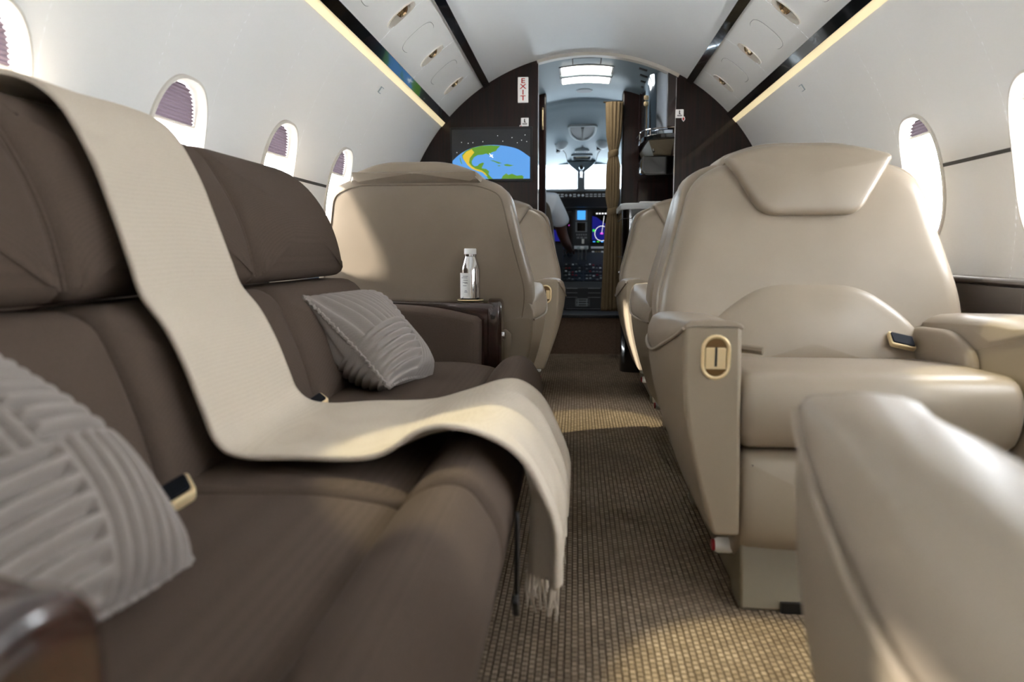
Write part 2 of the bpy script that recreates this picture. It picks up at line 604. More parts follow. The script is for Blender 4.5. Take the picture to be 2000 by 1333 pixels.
# ---------------------------------------------------------------- reading lights in the service panels
def reading_light(a, y, side, label):
    c = Vector(arc(a, y, R))
    t = thing('reading_light', label, 'reading light', tuple(c), 'ceiling reading lights')
    N = 40
    def lp(sc, r, e=2.5):
        return [arc(a + se(2 * PI * i / N, e)[1] * 3.2 * sc, y + se(2 * PI * i / N, e)[0] * 0.033 * sc, r) for i in range(N)]
    obj('bezel', loft([lp(1.10, R - 0.0005), lp(1.08, R - 0.004), lp(1.0, R - 0.004), lp(0.96, R + 0.004), lp(0.85, R + 0.028), lp(0.5, R + 0.034), lp(0.02, R + 0.035)], True, False), 'bezel', t)
    n = Vector((math.cos(A(a)), 0, math.sin(A(a))))
    u = Vector((0, 1, 0)); v = n.cross(u)
    ax = (n * -1.0 + v * (0.5 if side > 0 else -0.5) * 0.6 + u * -0.25).normalized()
    s1 = ax.cross(u).normalized(); s2 = ax.cross(s1)
    cc = c + n * 0.012 + v * (0.012 if side > 0 else -0.012)
    f = lambda x, yy, z: cc + s1 * x + s2 * yy + ax * z
    obj('gimbal', lathe([(0.016, -0.016), (0.025, -0.006), (0.026, 0.008), (0.022, 0.012), (0.018, 0.007)], 20, fn=f), 'bronze', t)
    obj('lens', lathe([(0.0005, 0.006), (0.011, 0.006), (0.0175, 0.008), (0.0005, 0.0085)], 16, fn=f), 'lensglow', t)
    obj('yoke', tube([c + u * 0.026 + n * 0.012, cc + u * 0.020, cc + u * -0.020, c + u * -0.026 + n * 0.012], 0.004, 8), 'chrome', t)
    return c

for side, ys, a in ((1, LR, 50), (-1, LL, 130)):
    for i, y in enumerate(ys):
        reading_light(a, y, side, 'gimballed reading light on the %s, number %s back from the bulkhead' % ('single chair side' if side > 0 else 'divan side', ['six', 'five', 'four', 'three', 'two', 'one'][i]))
def oxy_door(a, y, label):
    N = 40
    t = thing('oxygen_mask_door', label, 'hatch', arc(a, y, R), 'oxygen mask doors')
    def lp(sc, r, e=3.0, g=0.0):
        return [arc(a + se(2 * PI * i / N, e)[1] * (4.2 * sc), y + se(2 * PI * i / N, e)[0] * (0.062 * sc), r) for i in range(N)]
    obj('gap', loft([lp(1.0, R - 0.0007), lp(0.96, R - 0.0009)], True, False), 'groove', t)
    l1 = lp(0.965, R - 0.0025); l0 = lp(0.985, R - 0.0006)
    obj('cover', (l0 + l1, [(i, (i + 1) % N, N + (i + 1) % N, N + i) for i in range(N)] + [tuple(range(N, 2 * N))]), 'psu', t, ang=30)
for a, ys, nm in ((50, (1.38, 1.94, 2.5, 3.05, 3.62), 'single chair side'), (130, (1.27, 1.84, 2.41, 2.97, 3.54), 'divan side')):
    for i, y in enumerate(ys):
        oxy_door(a, y, 'flush oval mask door on the %s, number %s back from the bulkhead' % (nm, ['five', 'four', 'three', 'two', 'one'][i]))

# spot lamps of the lit reading lights
def spot(name, loc, to, power, size, col=(1.0, 0.92, 0.58), blend=0.35):
    l = bpy.data.lights.new(name, 'SPOT')
    l.energy = power; l.spot_size = math.radians(size); l.spot_blend = blend; l.color = col; l.shadow_soft_size = 0.012
    o = bpy.data.objects.new(name, l)
    COL.objects.link(o)
    o.location = loc
    o.rotation_euler = (Vector(to) - Vector(loc)).to_track_quat('-Z', 'Y').to_euler()
    return o
spot('reading_lamp', arc(50, 3.33, R - 0.02), (0.05, 3.05, 0.0), 60, 20)
spot('reading_lamp', arc(130, 1.56, R - 0.02), (-0.20, 1.07, 0.40), 30, 22)
spot('reading_lamp', arc(50, 1.66, R - 0.02), (0.80, 1.42, 0.40), 30, 20)
spot('reading_lamp', arc(50, 1.09, R - 0.02), (0.32, 1.12, 0.0), 70, 22)

# ---------------------------------------------------------------- side ledge
for side in (1, -1):
    nm = 'single chairs' if side > 0 else 'brown divan'
    t = thing('side_ledge', 'long dark wood side ledge along the wall behind the %s' % nm, 'ledge', (side * 0.98, 1.0, 0.4), 'side ledges')
    sx = lambda a, b: (min(side * a, side * b), max(side * a, side * b))
    obj('top', box(*sx(0.985, 1.068), Y0 + 0.02, YB - 0.02, 0.655, 0.672), 'ledge', t, bev=0.006)
    obj('fascia', box(*sx(0.993, 1.06), Y0 + 0.02, YB - 0.02, 0.575, 0.655), 'ledge', t, bev=0.004)
    for y in (1.35, 2.55, 3.75):
        obj('cup_door', box(*sx(0.986, 0.996), y - 0.42, y + 0.42, 0.592, 0.645), 'ledge', t, bev=0.004)
        obj('catch', box(*sx(0.983, 0.988), y - 0.03, y + 0.03, 0.600, 0.606), 'grey', t)
    a0, a1 = (-28, -10.5) if side > 0 else (190.5, 208)
    obj('lower_panel', arc_bar(a0, a1, Y0 + 0.02, YB - 0.02, R - 0.02, R - 0.004, 8), 'leather2', t, bev=0.004)

# ---------------------------------------------------------------- cabin chair (local: faces -Y, origin on the floor)
def yb(z):                                   # face of the reclined back
    return 0.0 + 0.20 * (z - 0.42) + 0.03 * max(0, z - 0.7)

def back_fn(u, v, w):                        # w towards the sitter
    return Vector((u, yb(v) - w - 0.10 * u * u * 1.6, v))

def shell_fn(u, v, w):
    return Vector((u, yb(v) - w - 0.10 * u * u * 0.8, v))

def sym(pts):                                # right half bottom->top, mirrored (closed, counter-clockwise)
    return list(pts) + [(-p[0],) + tuple(p[1:]) for p in reversed(pts)]

def arm_sec(y, s, part):
    """section of an armrest at depth y; s = -1 / +1 side; outside bulges, tapers to the foot"""
    t = (y + 0.5) / 0.66
    ztop = 0.607 - 0.050 * max(0, t - 0.25)
    zs = 0.588 - 0.085 * min(1, t / 0.45) ** 0.8       # seam between cap and side
    zb = 0.165 + 0.03 * t
    fl = 0.030 * math.sin(min(1, max(0, t)) * PI) ** 0.8 # plan bulge
    def xo(z):                                          # outer face
        k = max(0, min(1, (z - zb) / (0.52 - zb)))
        return 0.315 + 0.068 * math.sin(k * PI / 2) + fl * (0.35 + 0.65 * k)
    xi = lambda z: 0.262 + 0.012 * (z - zb) / 0.45
    if part == 'side':
        zz = [zb + (zs - zb) * i / 6 for i in range(7)]
        pts = [(xo(z), z) for z in zz] + [(xo(zs) - 0.012, zs + 0.012), (xi(zs), zs + 0.012), (xi(zb), zb)]
    else:
        g = 0.0015
        x1 = xo(zs) + g
        h = ztop - zs
        pts = [(x1 - 0.004, zs), (x1, zs + h * 0.15), (x1 - 0.002, zs + h * 0.45), (x1 - 0.012, zs + h * 0.80), (x1 - 0.030, ztop - 0.003), (x1 - 0.050, ztop),
               (0.315, ztop - h * 0.03), (0.290, ztop - min(0.010, h * 0.2)), (xi(ztop) - 0.001, ztop - min(0.024, h * 0.5)), (xi(zs) - 0.004, zs + h * 0.15), (xi(zs), zs)]
    return [Vector((s * x, y, z)) for x, z in pts]

def make_chair():
    c = thing('cabin_chair', 'chair', 'chair')
    # pedestal with a notched front foot
    prof = [(-0.485, 0.0), (-0.40, 0.0), (-0.38, 0.018), (0.10, 0.018), (0.12, 0.0), (0.20, 0.0), (0.21, 0.10), (0.16, 0.17), (-0.44, 0.17), (-0.47, 0.13)]
    loops = []
    for x, sc in ((-0.252, 0.0), (-0.245, 0.01), (0.245, 0.01), (0.252, 0.0)):
        loops.append([Vector((x, y, z)) for y, z in prof])
    obj('pedestal', loft(loops), 'plastic', c, bev=0.012, bseg=3)
    obj('foot_recess', box(-0.17, 0.17, -0.492, -0.30, 0.0, 0.022), 'dark', c)
    obj('seat_pan', box(-0.262, 0.262, -0.40, 0.10, 0.16, 0.36), 'leather2', c, bev=0.02, bseg=3)
    for s in (-1, 1):
        for y, z in ((-0.40, 0.105), (-0.30, 0.135)):
            f = lambda a, b, w, s=s, y=y, z=z: Vector((s * (0.250 + w * 1.15), y + a, z + b))
            kn = obj('knob', lathe([(0.0005, 0.0), (0.014, 0.0), (0.017, 0.008), (0.017, 0.030), (0.013, 0.036), (0.0005, 0.037)], 16, fn=f), 'white', c)
            if y < -0.35:
                obj('knob_end', lathe([(0.0005, 0.036), (0.013, 0.036), (0.012, 0.041), (0.0005, 0.042)], 16, fn=f), 'redbtn', kn)
    # leg rest panel
    lr = rpoly([(-0.262, 0.058, 0.07), (0.262, 0.058, 0.07), (0.264, 0.335, 0.02), (-0.264, 0.335, 0.02)], 0.03)
    obj('leg_rest', slab(lr, 0.0, 0.075, 0.01, 0.03, lambda u, v, w: Vector((u, -0.40 - w - 0.02 * math.sin((v - 0.08) / 0.26 * PI) + 0.05 * max(0, (0.16 - v)) / 0.08, v)), d1=0.008), 'leather2', c)
    # seat cushion, a deep front roll
    sp = rpoly([(0.03, 0.345, 0.02), (-0.485, 0.338, 0.055), (-0.515, 0.42, 0.05), (-0.490, 0.497, 0.06), (-0.30, 0.492, 0.1), (0.03, 0.462, 0.02)], 0.04)
    obj('seat_cushion', slab(sp, -0.268, 0.268, 0.028, 0.028, lambda u, v, w: Vector((w, u, v + 0.006 * math.cos(w / 0.27 * PI / 2))), d0=0.004, d1=0.004), 'leather', c)
    # back
    hb = [(0.30, 0.36, 0.03), (0.372, 0.44, 0.06), (0.383, 0.60, 0.08), (0.337, 0.76, 0.1), (0.292, 0.925, 0.05), (0.205, 0.978, 0.06)]
    out = rpoly(sym(hb), 0.05)
    obj('backrest', slab(out, -0.01, 0.062, 0.005, 0.045, back_fn, d1=0.006, n=120), 'leather', c)
    lb = rpoly(sym([(0.285, 0.40, 0.03), (0.290, 0.50, 0.06), (0.238, 0.575, 0.05), (0.125, 0.660, 0.07)]), 0.05)
    obj('lumbar_pad', slab(lb, 0.02, 0.082, 0.005, 0.032, back_fn, d1=0.020, n=120), 'leather', c)
    hr = rpoly(sym([(0.098, 0.830, 0.04), (0.130, 0.845, 0.03), (0.214, 0.986, 0.02), (0.11, 1.016, 0.08)]), 0.04)
    front = slab(hr, 0.0, 0.092, 0.005, 0.022, back_fn, d1=0.010, n=100)
    rl = rpoly(sym([(0.224, 0.958, 0.02), (0.212, 0.992, 0.03), (0.11, 1.028, 0.08)]), 0.04)
    rear = slab(rl, -0.172, 0.045, 0.036, 0.03, shell_fn, d0=0.012, n=90)
    obj('headrest', front, 'leather', c)
    obj('headrest_roll', rear, 'leather', c)
    hs = [(0.29, 0.42, 0.05), (0.366, 0.47, 0.06), (0.388, 0.60, 0.08), (0.345, 0.76, 0.1), (0.304, 0.945, 0.045), (0.21, 0.982, 0.06)]
    outs = rpoly(sym(hs), 0.05)
    sh = obj('back_shell', slab(outs, -0.150, 0.0, 0.035, 0.012, shell_fn, d0=0.012, n=120), 'leather', c)
    pp = inset(resample(outs, 120), 0.028)
    obj('piping', tube([shell_fn(p.x, p.y, -0.1490) for p in pp], 0.0028, 6, True), 'piping', sh)
    # skirt behind the seat
    sk = rpoly([(-0.30, 0.18), (0.30, 0.18), (0.31, 0.47), (-0.31, 0.47)], 0.03)
    obj('rear_skirt', slab(sk, 0.0, 0.08, 0.01, 0.02, lambda u, v, w: Vector((u, 0.08 + w + 0.08 * (v - 0.2), v))), 'leather2', c)
    # armrests
    ys = [-0.5, -0.47, -0.42, -0.35, -0.25, -0.15, -0.05, 0.05, 0.12, 0.16]
    for s in (-1, 1):
        ar = obj('armrest', loft([arm_sec(y, s, 'side') for y in ys]), 'leather2', c, bev=0.014, bseg=3, ang=50)
        obj('arm_cap', loft([arm_sec(y, s, 'cap') for y in ys]), 'leather', ar, bev=0.006, bseg=2, ang=50)
        sp_ = [arm_sec(y, s, 'side')[6] for y in ys]
        obj('arm_piping', tube(spl([p + Vector((s * 0.003, 0, 0)) for p in sp_], 4), 0.0035, 6), 'leather', ar)
        # inner arm pad with an arched top
        ip = rpoly([(-0.33, 0.46, 0.02), (-0.02, 0.46, 0.02), (-0.02, 0.55, 0.05), (-0.22, 0.56, 0.09), (-0.32, 0.52, 0.05)], 0.04)
        obj('inner_arm_pad', slab(ip, 0.0, 0.022, 0.003, 0.015, lambda u, v, w, s=s: Vector((s * (0.268 - w), u, v)), d1=0.004), 'leather', ar)
        # latch on the front face
        cx = 0.322
        fn = lambda u, v, w, s=s: Vector((s * u, -0.500 - w, v))
        lt = obj('latch_frame', ring_plate(capsule(cx, 0.532, 0.0285, 0.045), capsule(cx, 0.532, 0.0215, 0.038), -0.004, 0.005, fn), 'gold', c, bev=0.0025, bseg=3)
        obj('latch_plate', slab(capsule(cx, 0.532, 0.0218, 0.0382), -0.004, 0.0012, 0, 0.0005, fn, n=0), 'goldd', lt)  # dark gold above the tab paints the shadow inside the latch pocket
        obj('latch_tab', slab(rpoly([(cx - 0.0195, 0.508), (cx + 0.0195, 0.508), (cx + 0.0195, 0.551), (cx - 0.0195, 0.551)], 0.003), 0.0, 0.0035, 0, 0.001, fn), 'gold', lt)
        obj('latch_slot', box(*sorted((s * (cx - 0.0022), s * (cx + 0.0022))), -0.5042, -0.5030, 0.514, 0.552), 'dark', lt)
        obj('latch_lip', box(*sorted((s * (cx - 0.0195), s * (cx + 0.0195))), -0.5052, -0.5000, 0.505, 0.509), 'goldd', lt)
    # lap belt
    obj('belt_strap', tube(spl([(-0.255, -0.06, 0.485), (-0.235, -0.13, 0.503), (-0.20, -0.19, 0.508), (-0.16, -0.22, 0.507)], 5), 0.010, 8), 'piping', c)
    f = lambda u, v, w: Vector((0.205 + u, -0.085 + v * 0.7 - w * 0.7, 0.512 + v * 0.7 + w * 0.7 - u * 0.22))
    bk = obj('buckle', slab(rpoly([(-0.03, -0.02), (0.03, -0.02), (0.03, 0.02), (-0.03, 0.02)], 0.006), 0, 0.016, 0.003, 0.004, f), 'gold', c)
    obj('buckle_cover', slab(rpoly([(-0.026, -0.016), (0.027, -0.016), (0.027, 0.016), (-0.026, 0.016)], 0.005), 0.012, 0.019, 0.0, 0.002, f), 'belt', bk)
    return c

chair = make_chair()
CH = [  # x, y, facing (0 = towards the camera end), label
    (0.548, 1.925, 0, 'beige leather chair facing aft with a dark lap belt buckle on its seat'),
    (0.548, 0.195, 180, 'beige leather chair across from the divan, only its rounded aisle armrest showing'),
    (0.575, 2.545, 180, 'beige leather chair back to back with the chair holding a lap belt buckle'),
    (0.575, 3.95, 0, 'beige leather chair against the bulkhead beside the black galley counter'),
    (-0.578, 2.625, 180, 'beige leather chair with its back to the divan armrest and the silver bottle'),
    (-0.515, 3.95, 0, 'beige leather chair against the bulkhead below the map screen'),
]
for i, (x, y, r, lab) in enumerate(CH):
    c = chair if i == 0 else dup(chair)
    c.location = (x, y, 0)
    c.rotation_euler = (0, 0, math.radians(r))
    tag(c, lab, 'chair', 'beige cabin chairs')

# ---------------------------------------------------------------- divan
DV = thing('divan', 'long three-place brown fabric divan with dark wood arm ends along the wall', 'sofa', (-0.5, 1.3, 0))
def xb(z):                                   # front face of the divan back
    return -0.655 - 0.34 * (z - 0.40) - (0.03 if z > 0.66 else 0)
B = [0.430, 0.985, 1.610, 2.245]
base = obj('base', box(-0.92, -0.22, 0.30, 2.40, 0.0, 0.20), 'divan', DV, bev=0.02)
for i in range(3):
    y0, y1 = B[i], B[i + 1]
    # seat: pad + front bolster down to the skirt
    pad = rpoly([(-0.74, 0.20), (-0.28, 0.20), (-0.285, 0.372, 0.03), (-0.40, 0.392, 0.08), (-0.74, 0.382, 0.03)], 0.02)
    fn = lambda u, v, w: Vector((u, w, v))
    obj('seat_cushion', slab(pad, y0 + 0.001, y1 - 0.001, 0.022, 0.022, fn, n=90), 'divan', DV)
    bol = rpoly([(-0.315, 0.19, 0.03), (-0.20, 0.055, 0.03), (-0.170, 0.20, 0.08), (-0.142, 0.335, 0.10), (-0.200, 0.418, 0.10), (-0.265, 0.410, 0.06), (-0.325, 0.345, 0.03)], 0.04)
    obj('front_bolster', slab(bol, y0 + 0.001, y1 - 0.001, 0.030, 0.030, fn, n=100), 'divan', DV)
    def lf(u, v, w):
        return Vector((xb(v) + w + 0.012 * math.sin((v - 0.36) / 0.30 * PI), u, v))
    low = rpoly([(y0 + 0.001, 0.345), (y1 - 0.001, 0.345), (y1 - 0.001, 0.655, 0.05), (y0 + 0.001, 0.655, 0.05)], 0.02)
    obj('lower_back_cushion', slab(low, -0.13, 0.0, 0.01, 0.040, lf, d1=0.022, n=110), 'divan', DV)
    r3 = 0.16 if i == 2 else 0.05
    r0 = 0.16 if i == 0 else 0.05
    def uf(u, v, w):
        t = (v - 0.65) / 0.33
        return Vector((-0.775 - 0.13 * t + w + 0.030 * math.sin(max(0, min(1, t)) * PI), u, v))
    up = rpoly([(y0 + 0.001, 0.662), (y1 - 0.001, 0.662), (y1 - 0.001, 0.985, r3), (y0 + 0.001, 0.985, r0)], 0.025)
    obj('upper_back_cushion', slab(up, -0.15, 0.0, 0.05, 0.045, uf, d1=0.018, n=120), 'divan', DV)
    if i < 2:
        for dy in (-0.006, 0.006):
            obj('piping', tube([Vector((uf(0, z, 0).x - 0.022, y1 + dy, z)) for z in [0.68 + 0.024 * q for q in range(12)]], 0.006, 6), 'divan', DV)
# end arms: gloss wood box with an upholstered inner pad
for nm, ya, s in (('far', 2.335, 1), ('near', 0.335, -1)):
    y0, y1 = (ya, ya + 0.112) if s > 0 else (ya - 0.112, ya)
    a = obj('arm_case', slab(rpoly([(-0.90, 0.03, 0.02), (-0.320, 0.03, 0.01), (-0.305, 0.568, 0.03), (-0.90, 0.580, 0.02)], 0.02), y0, y1, 0.008, 0.008, lambda u, v, w: Vector((u, w, v)), n=0), 'woodred', DV)
    pad = rpoly([(-0.92, 0.12), (-0.362, 0.12), (-0.355, 0.522, 0.015), (-0.50, 0.556, 0.2), (-0.72, 0.570, 0.2), (-0.92, 0.570, 0.02)], 0.02)
    w0, w1 = (y0 - 0.085, y0 + 0.02) if s > 0 else (y1 - 0.02, y1 + 0.085)
    obj('arm_pad', slab(pad, w0, w1, 0.025, 0.025, lambda u, v, w: Vector((u, w, v)), n=100), 'divan', a)
    edge = rpoly([(y0 - 0.004, 0.03, 0.005), (y1 + 0.004, 0.03, 0.005), (y1 + 0.004, 0.582, 0.05), (y0 - 0.004, 0.582, 0.05)], 0.02)
    obj('arm_end_panel', slab(edge, -0.338, -0.292, 0.004, 0.014, lambda u, v, w: Vector((w, u, v)), n=80), 'woodred', a)
    f = lambda u, v, w: Vector((-0.294 + w, (y0 + y1) / 2 + u, 0.455 + v))
    obj('button', lathe([(0.0005, 0), (0.018, 0), (0.016, 0.008), (0.008, 0.011), (0.0005, 0.011)], 16, fn=f), 'chrome', a)
# brown belt buckles on the divan
def belt(loc, rot, label, side, k=1.0):
    t = thing('seat_belt_buckle', label, 'seat belt', loc, 'divan seat belts')
    L = Vector(loc)
    cr, sr = math.cos(rot), math.sin(rot)
    f = lambda u, v, w: L + k * Vector((u * cr - v * sr, u * sr + v * cr, w + 0.45 * u * side + 0.3 * v))
    b = obj('buckle', slab(rpoly([(-0.034, -0.024), (0.034, -0.024), (0.034, 0.024), (-0.034, 0.024)], 0.008), 0, 0.016, 0.003, 0.004, f), 'gold', t)
    obj('buckle_cover', slab(rpoly([(-0.027, -0.018), (0.028, -0.018), (0.028, 0.018), (-0.027, 0.018)], 0.006), 0.012, 0.020, 0, 0.002, f), 'belt', b)
    obj('strap', slab(rpoly([(-0.11, -0.02), (-0.03, -0.02), (-0.03, 0.02), (-0.11, 0.02)], 0.003), 0.003, 0.007, 0, 0, f), 'divan', t)
belt((-0.612, 0.915, 0.388), 0.75, 'gold rimmed dark buckle on the divan between the blanket and the end pillow', 1)
belt((-0.630, 1.535, 0.392), 0.9, 'gold rimmed dark buckle on the divan beside the pillow below the bottle', 1, 0.75)
# strap hanging under the seat front
t = thing('hanging_strap', 'black strap end hanging from the divan front beside the blanket fringe', 'strap', (-0.138, 1.06, 0.17))
yz = lambda u, v, w: Vector((w, u, v))
obj('webbing', slab(rpoly([(1.060, 0.335), (1.085, 0.335), (1.088, 0.24), (1.080, 0.178), (1.062, 0.172), (1.058, 0.24)], 0.01), -0.140, -0.134, 0.002, 0.002, yz, n=60), 'dark', t)
obj('tip', slab(rpoly([(1.030, 0.205), (1.045, 0.215), (1.066, 0.182), (1.052, 0.172)], 0.006), -0.142, -0.132, 0.002, 0.002, yz), 'dark', t)

# ---------------------------------------------------------------- ribbed pillows
def pillow(name, loc, ux, uy, uz, half, thick, label, seed):
    U, V_, N_ = Vector(ux).normalized(), Vector(uy).normalized(), None
    N_ = U.cross(V_).normalized(); V_ = N_.cross(U).normalized()
    L = Vector(loc)
    n = 170
    rnd = random.Random(seed)
    def rib(a, b):
        # four patches, ribs alternate direction
        q = (a > 0.12) ^ (b > 0.1)
        ph = (a if q else b)
        return (0.5 + 0.5 * math.cos(ph * 2 * PI * 8.0)) ** 0.8
    vs, fs = [], []
    idx = {}
    for side in (1, -1):
        for i in range(n + 1):
            for j in range(n + 1):
                a = -1 + 2 * i / n; b = -1 + 2 * j / n
                edge = i in (0, n) or j in (0, n)
                if edge and side < 0:
                    idx[(side, i, j)] = idx[(1, i, j)]
                    continue
                prof = max(0, (1 - abs(a) ** 2.4) * (1 - abs(b) ** 2.4)) ** 0.55
                pinch_a = 1 - 0.10 * (1 - b * b) * 1.0
                pinch_b = 1 - 0.10 * (1 - a * a) * 1.0
                wob = 0.010 * math.sin(3.1 * a + seed) * math.cos(2.3 * b + seed * 2)
                h = side * (thick * prof + (0.017 * rib(a, b) + wob) * min(1, prof * 3.5))
                p = L + U * (a * half * pinch_a) + V_ * (b * half * pinch_b) + N_ * h
                if edge:
                    p += N_ * (0.002 * math.cos((a + b) * 2 * PI * 9.5)) 
                idx[(side, i, j)] = len(vs)
                vs.append(p)
        for i in range(n):
            for j in range(n):
                fs.append(tuple(idx[(side, x, y)] for x, y in ((i, j), (i + 1, j), (i + 1, j + 1), (i, j + 1))))
    t = thing(name, label, 'pillow', loc, 'ribbed pillows')
    obj('cover', (vs, fs), 'cord', t, ang=0)
    rim = [(i, 0) for i in range(0, n, 2)] + [(n, j) for j in range(0, n, 2)] + [(i, n) for i in range(n, 0, -2)] + [(0, j) for j in range(n, 0, -2)]
    obj('seam', tube([vs[idx[(1, i, j)]] for i, j in rim], [0.004 + 0.002 * (k % 2) for k in range(len(rim))] + [0.004], 6, True), 'cord', t)
    return t
pillow('throw_pillow', (-0.590, 1.865, 0.502), (0.227, -0.055, -0.215), (-0.007, 0.367, 0.02), None, 0.160, 0.090, 'grey ribbed pillow leaning in the divan corner below the silver bottle', 1)
pillow('throw_pillow', (-0.612, 0.585, 0.508), (0.227, -0.02, -0.215), (-0.007, 0.367, 0.0), None, 0.178, 0.085, 'grey ribbed pillow at the divan end beside the near wood armrest', 4)

# ---------------------------------------------------------------- blanket over the divan
path = spl([(-1.048, 0.86), (-1.040, 0.95), (-0.995, 1.002), (-0.92, 1.003), (-0.855, 0.965), (-0.805, 0.88), (-0.772, 0.79), (-0.748, 0.72), (-0.728, 0.665), (-0.690, 0.615), (-0.660, 0.555), (-0.636, 0.49), (-0.612, 0.43),
            (-0.570, 0.408), (-0.48, 0.408), (-0.36, 0.408), (-0.28, 0.425), (-0.20, 0.440), (-0.150, 0.405), (-0.122, 0.33), (-0.118, 0.27), (-0.120, 0.21), (-0.122, 0.165)], 6)
NP, NW = len(path), 40
vs = []
for i, p in enumerate(path):
    t = i / (NP - 1)
    f = max(0, (t - 0.72) / 0.28)              # the falling front end
    ya = 1.065 + 0.012 * math.sin(t * 9) + 0.10 * max(0, f - 0.1)
    yc = 1.395 + 0.20 * max(0, min(1, (t - 0.52) / 0.26)) - 0.16 * max(0, f - 0.35)
    for j in range(NW + 1):
        s = j / NW
        y = ya + (yc - ya) * s
        fold = 0.024 * math.sin(s * 19 + 1.3) * min(1, f * 1.6) + 0.010 * math.sin(s * 41 + t * 5) * min(1, f * 1.6) + 0.003 * math.sin(s * 7 + t * 14)
        x, z = p.x, p.y
        ripple = 0.035 * math.exp(-((t - 0.73) / 0.035) ** 2) * math.exp(-(s / 0.16) ** 2)
        nx = min(1, f * 1.5)
        vs.append(Vector((x + fold * nx + 0.02 * nx, y, z + fold * (1 - nx) * 0.6 + ripple + 0.004)))
fs = [(i * (NW + 1) + j, i * (NW + 1) + j + 1, (i + 1) * (NW + 1) + j + 1, (i + 1) * (NW + 1) + j) for i in range(NP - 1) for j in range(NW)]
bl = thing('throw_blanket', 'long cream knitted blanket draped over the divan back and seat, fringe hanging in the aisle', 'blanket', (-0.5, 1.3, 0.1))
o = obj('cloth', (vs, fs), 'blanket', bl, ang=0)
sm = o.modifiers.new('thick', 'SOLIDIFY'); sm.thickness = 0.008; sm.offset = 1
gs = []
last = vs[-(NW + 1):]
for j in range(NW * 2):
    a = last[j // 2].lerp(last[min(NW, j // 2 + 1)], 0.5 * (j % 2))
    l = 0.045 + 0.02 * random.random()
    gs.append(tube([a + Vector((0, 0, 0.006)), a + Vector((random.uniform(-.004, .004), random.uniform(-.005, .005), -l * 0.5)), a + Vector((random.uniform(-.008, .008), random.uniform(-.01, .01), -l))], [0.003, 0.0026, 0.0012], 5))
obj('fringe', join(*gs), 'blanket', bl, kind='stuff')

# ---------------------------------------------------------------- silver bottle on the divan arm
bx, by, bz = -0.402, 2.392, 0.5745
t = thing('bottle', 'silver aluminium water bottle with a white label on the divan arm', 'bottle', (bx, by, bz + 0.004))
body = obj('body', lathe([(0.0005, 0.0), (0.030, 0.0), (0.0335, 0.004), (0.0335, 0.098), (0.0315, 0.108), (0.024, 0.134), (0.0205, 0.142), (0.0195, 0.146), (0.0005, 0.147)], 40, (bx, by, bz + 0.004)), 'chrome', t)
obj('cap', lathe([(0.0005, 0.146), (0.0195, 0.146), (0.0205, 0.148), (0.0205, 0.166), (0.019, 0.169), (0.0005, 0.169)], 32, (bx, by, bz + 0.004)), 'white', t)
obj('neck_ring', lathe([(0.0185, 0.143), (0.0215, 0.143), (0.0215, 0.150), (0.0185, 0.150)], 32, (bx, by, bz + 0.004)), 'chrome', t)
def cyl(u, v, w):                             # u along the circumference
    a = -PI / 2 - 0.75 + u / 0.0335
    return Vector((bx + (0.0338 + w) * math.cos(a), by + (0.0338 + w) * math.sin(a), bz + 0.004 + v))
def patch(u0, u1, v0, v1, w, n=10):
    V = [cyl(u0 + (u1 - u0) * i / n, v, w) for v in (v0, v1) for i in range(n + 1)]
    return V, [(i, i + 1, n + 2 + i, n + 1 + i) for i in range(n)]
lb = obj('label_wrap', patch(-0.026, 0.030, 0.004, 0.088, 0.0003), 'white', body)
for v, u0, u1 in ((0.076, 0.002, 0.022), (0.071, -0.004, 0.020), (0.063, 0.004, 0.021), (0.056, 0.002, 0.020), (0.053, 0.009, 0.021), (0.045, 0.003, 0.017), (0.028, 0.010, 0.018), (0.024, 0.008, 0.020)):
    obj('print_line', patch(u0, u1, v, v + 0.0022, 0.0006, 4), 'textgrey', body)
obj('print_band', ([cyl(u, v, 0.0006) for u, v in ((-0.024, 0.004), (0.0, 0.004), (0.030, 0.004), (0.030, 0.010), (0.018, 0.012), (0.004, 0.009), (-0.012, 0.006))], [(0, 1, 2, 3, 4, 5, 6)]), 'blue', body, smooth=False)
t = thing('coaster', 'thin round gold rimmed coaster ring under the silver bottle', 'coaster', (bx, by, bz))
obj('rim', lathe([(0.036, 0.0), (0.044, 0.0), (0.045, 0.002), (0.043, 0.004), (0.036, 0.003)], 36, (bx, by, bz)), 'gold', t)
obj('mat', lathe([(0.0005, 0.0), (0.036, 0.0), (0.036, 0.003), (0.0005, 0.003)], 36, (bx, by, bz)), 'dark', t)

# ---------------------------------------------------------------- bulkhead
def bulk_poly(x0, x1, zf, r=R + 0.004, n=16):
    """part of the circular section between x0 and x1 (x0<x1) above z=0"""
    top = [(x0 + (x1 - x0) * i / n) for i in range(n + 1)]
    pts = [(x, ZC + math.sqrt(max(0, r * r - x * x))) for x in top]
    bot = [(x, max(zf, ZC - math.sqrt(max(0, r * r - x * x)))) for x in reversed(top)]
    return pts + bot
def plate(pts, y0, y1):
    return loft([[Vector((x, y, z)) for x, z in pts] for y in (y0, y1)])
wf = obj('wall_front_left', plate(bulk_poly(-R, -0.275, 0.0, n=40), YB, YB + 0.045), 'wood', kind='structure', ang=30)
obj('edge_strip', box(-0.275, -0.2715, YB - 0.002, YB + 0.047, 0.0, 1.79), 'chrome', wf, smooth=False)
wr = obj('wall_front_right', plate(bulk_poly(0.500, R, 0.0, n=40), YB, YB + 0.045), 'wood', kind='structure', ang=30)
obj('edge_strip', box(0.4965, 0.500, YB - 0.002, YB + 0.047, 0.0, 1.70), 'chrome', wr, smooth=False)
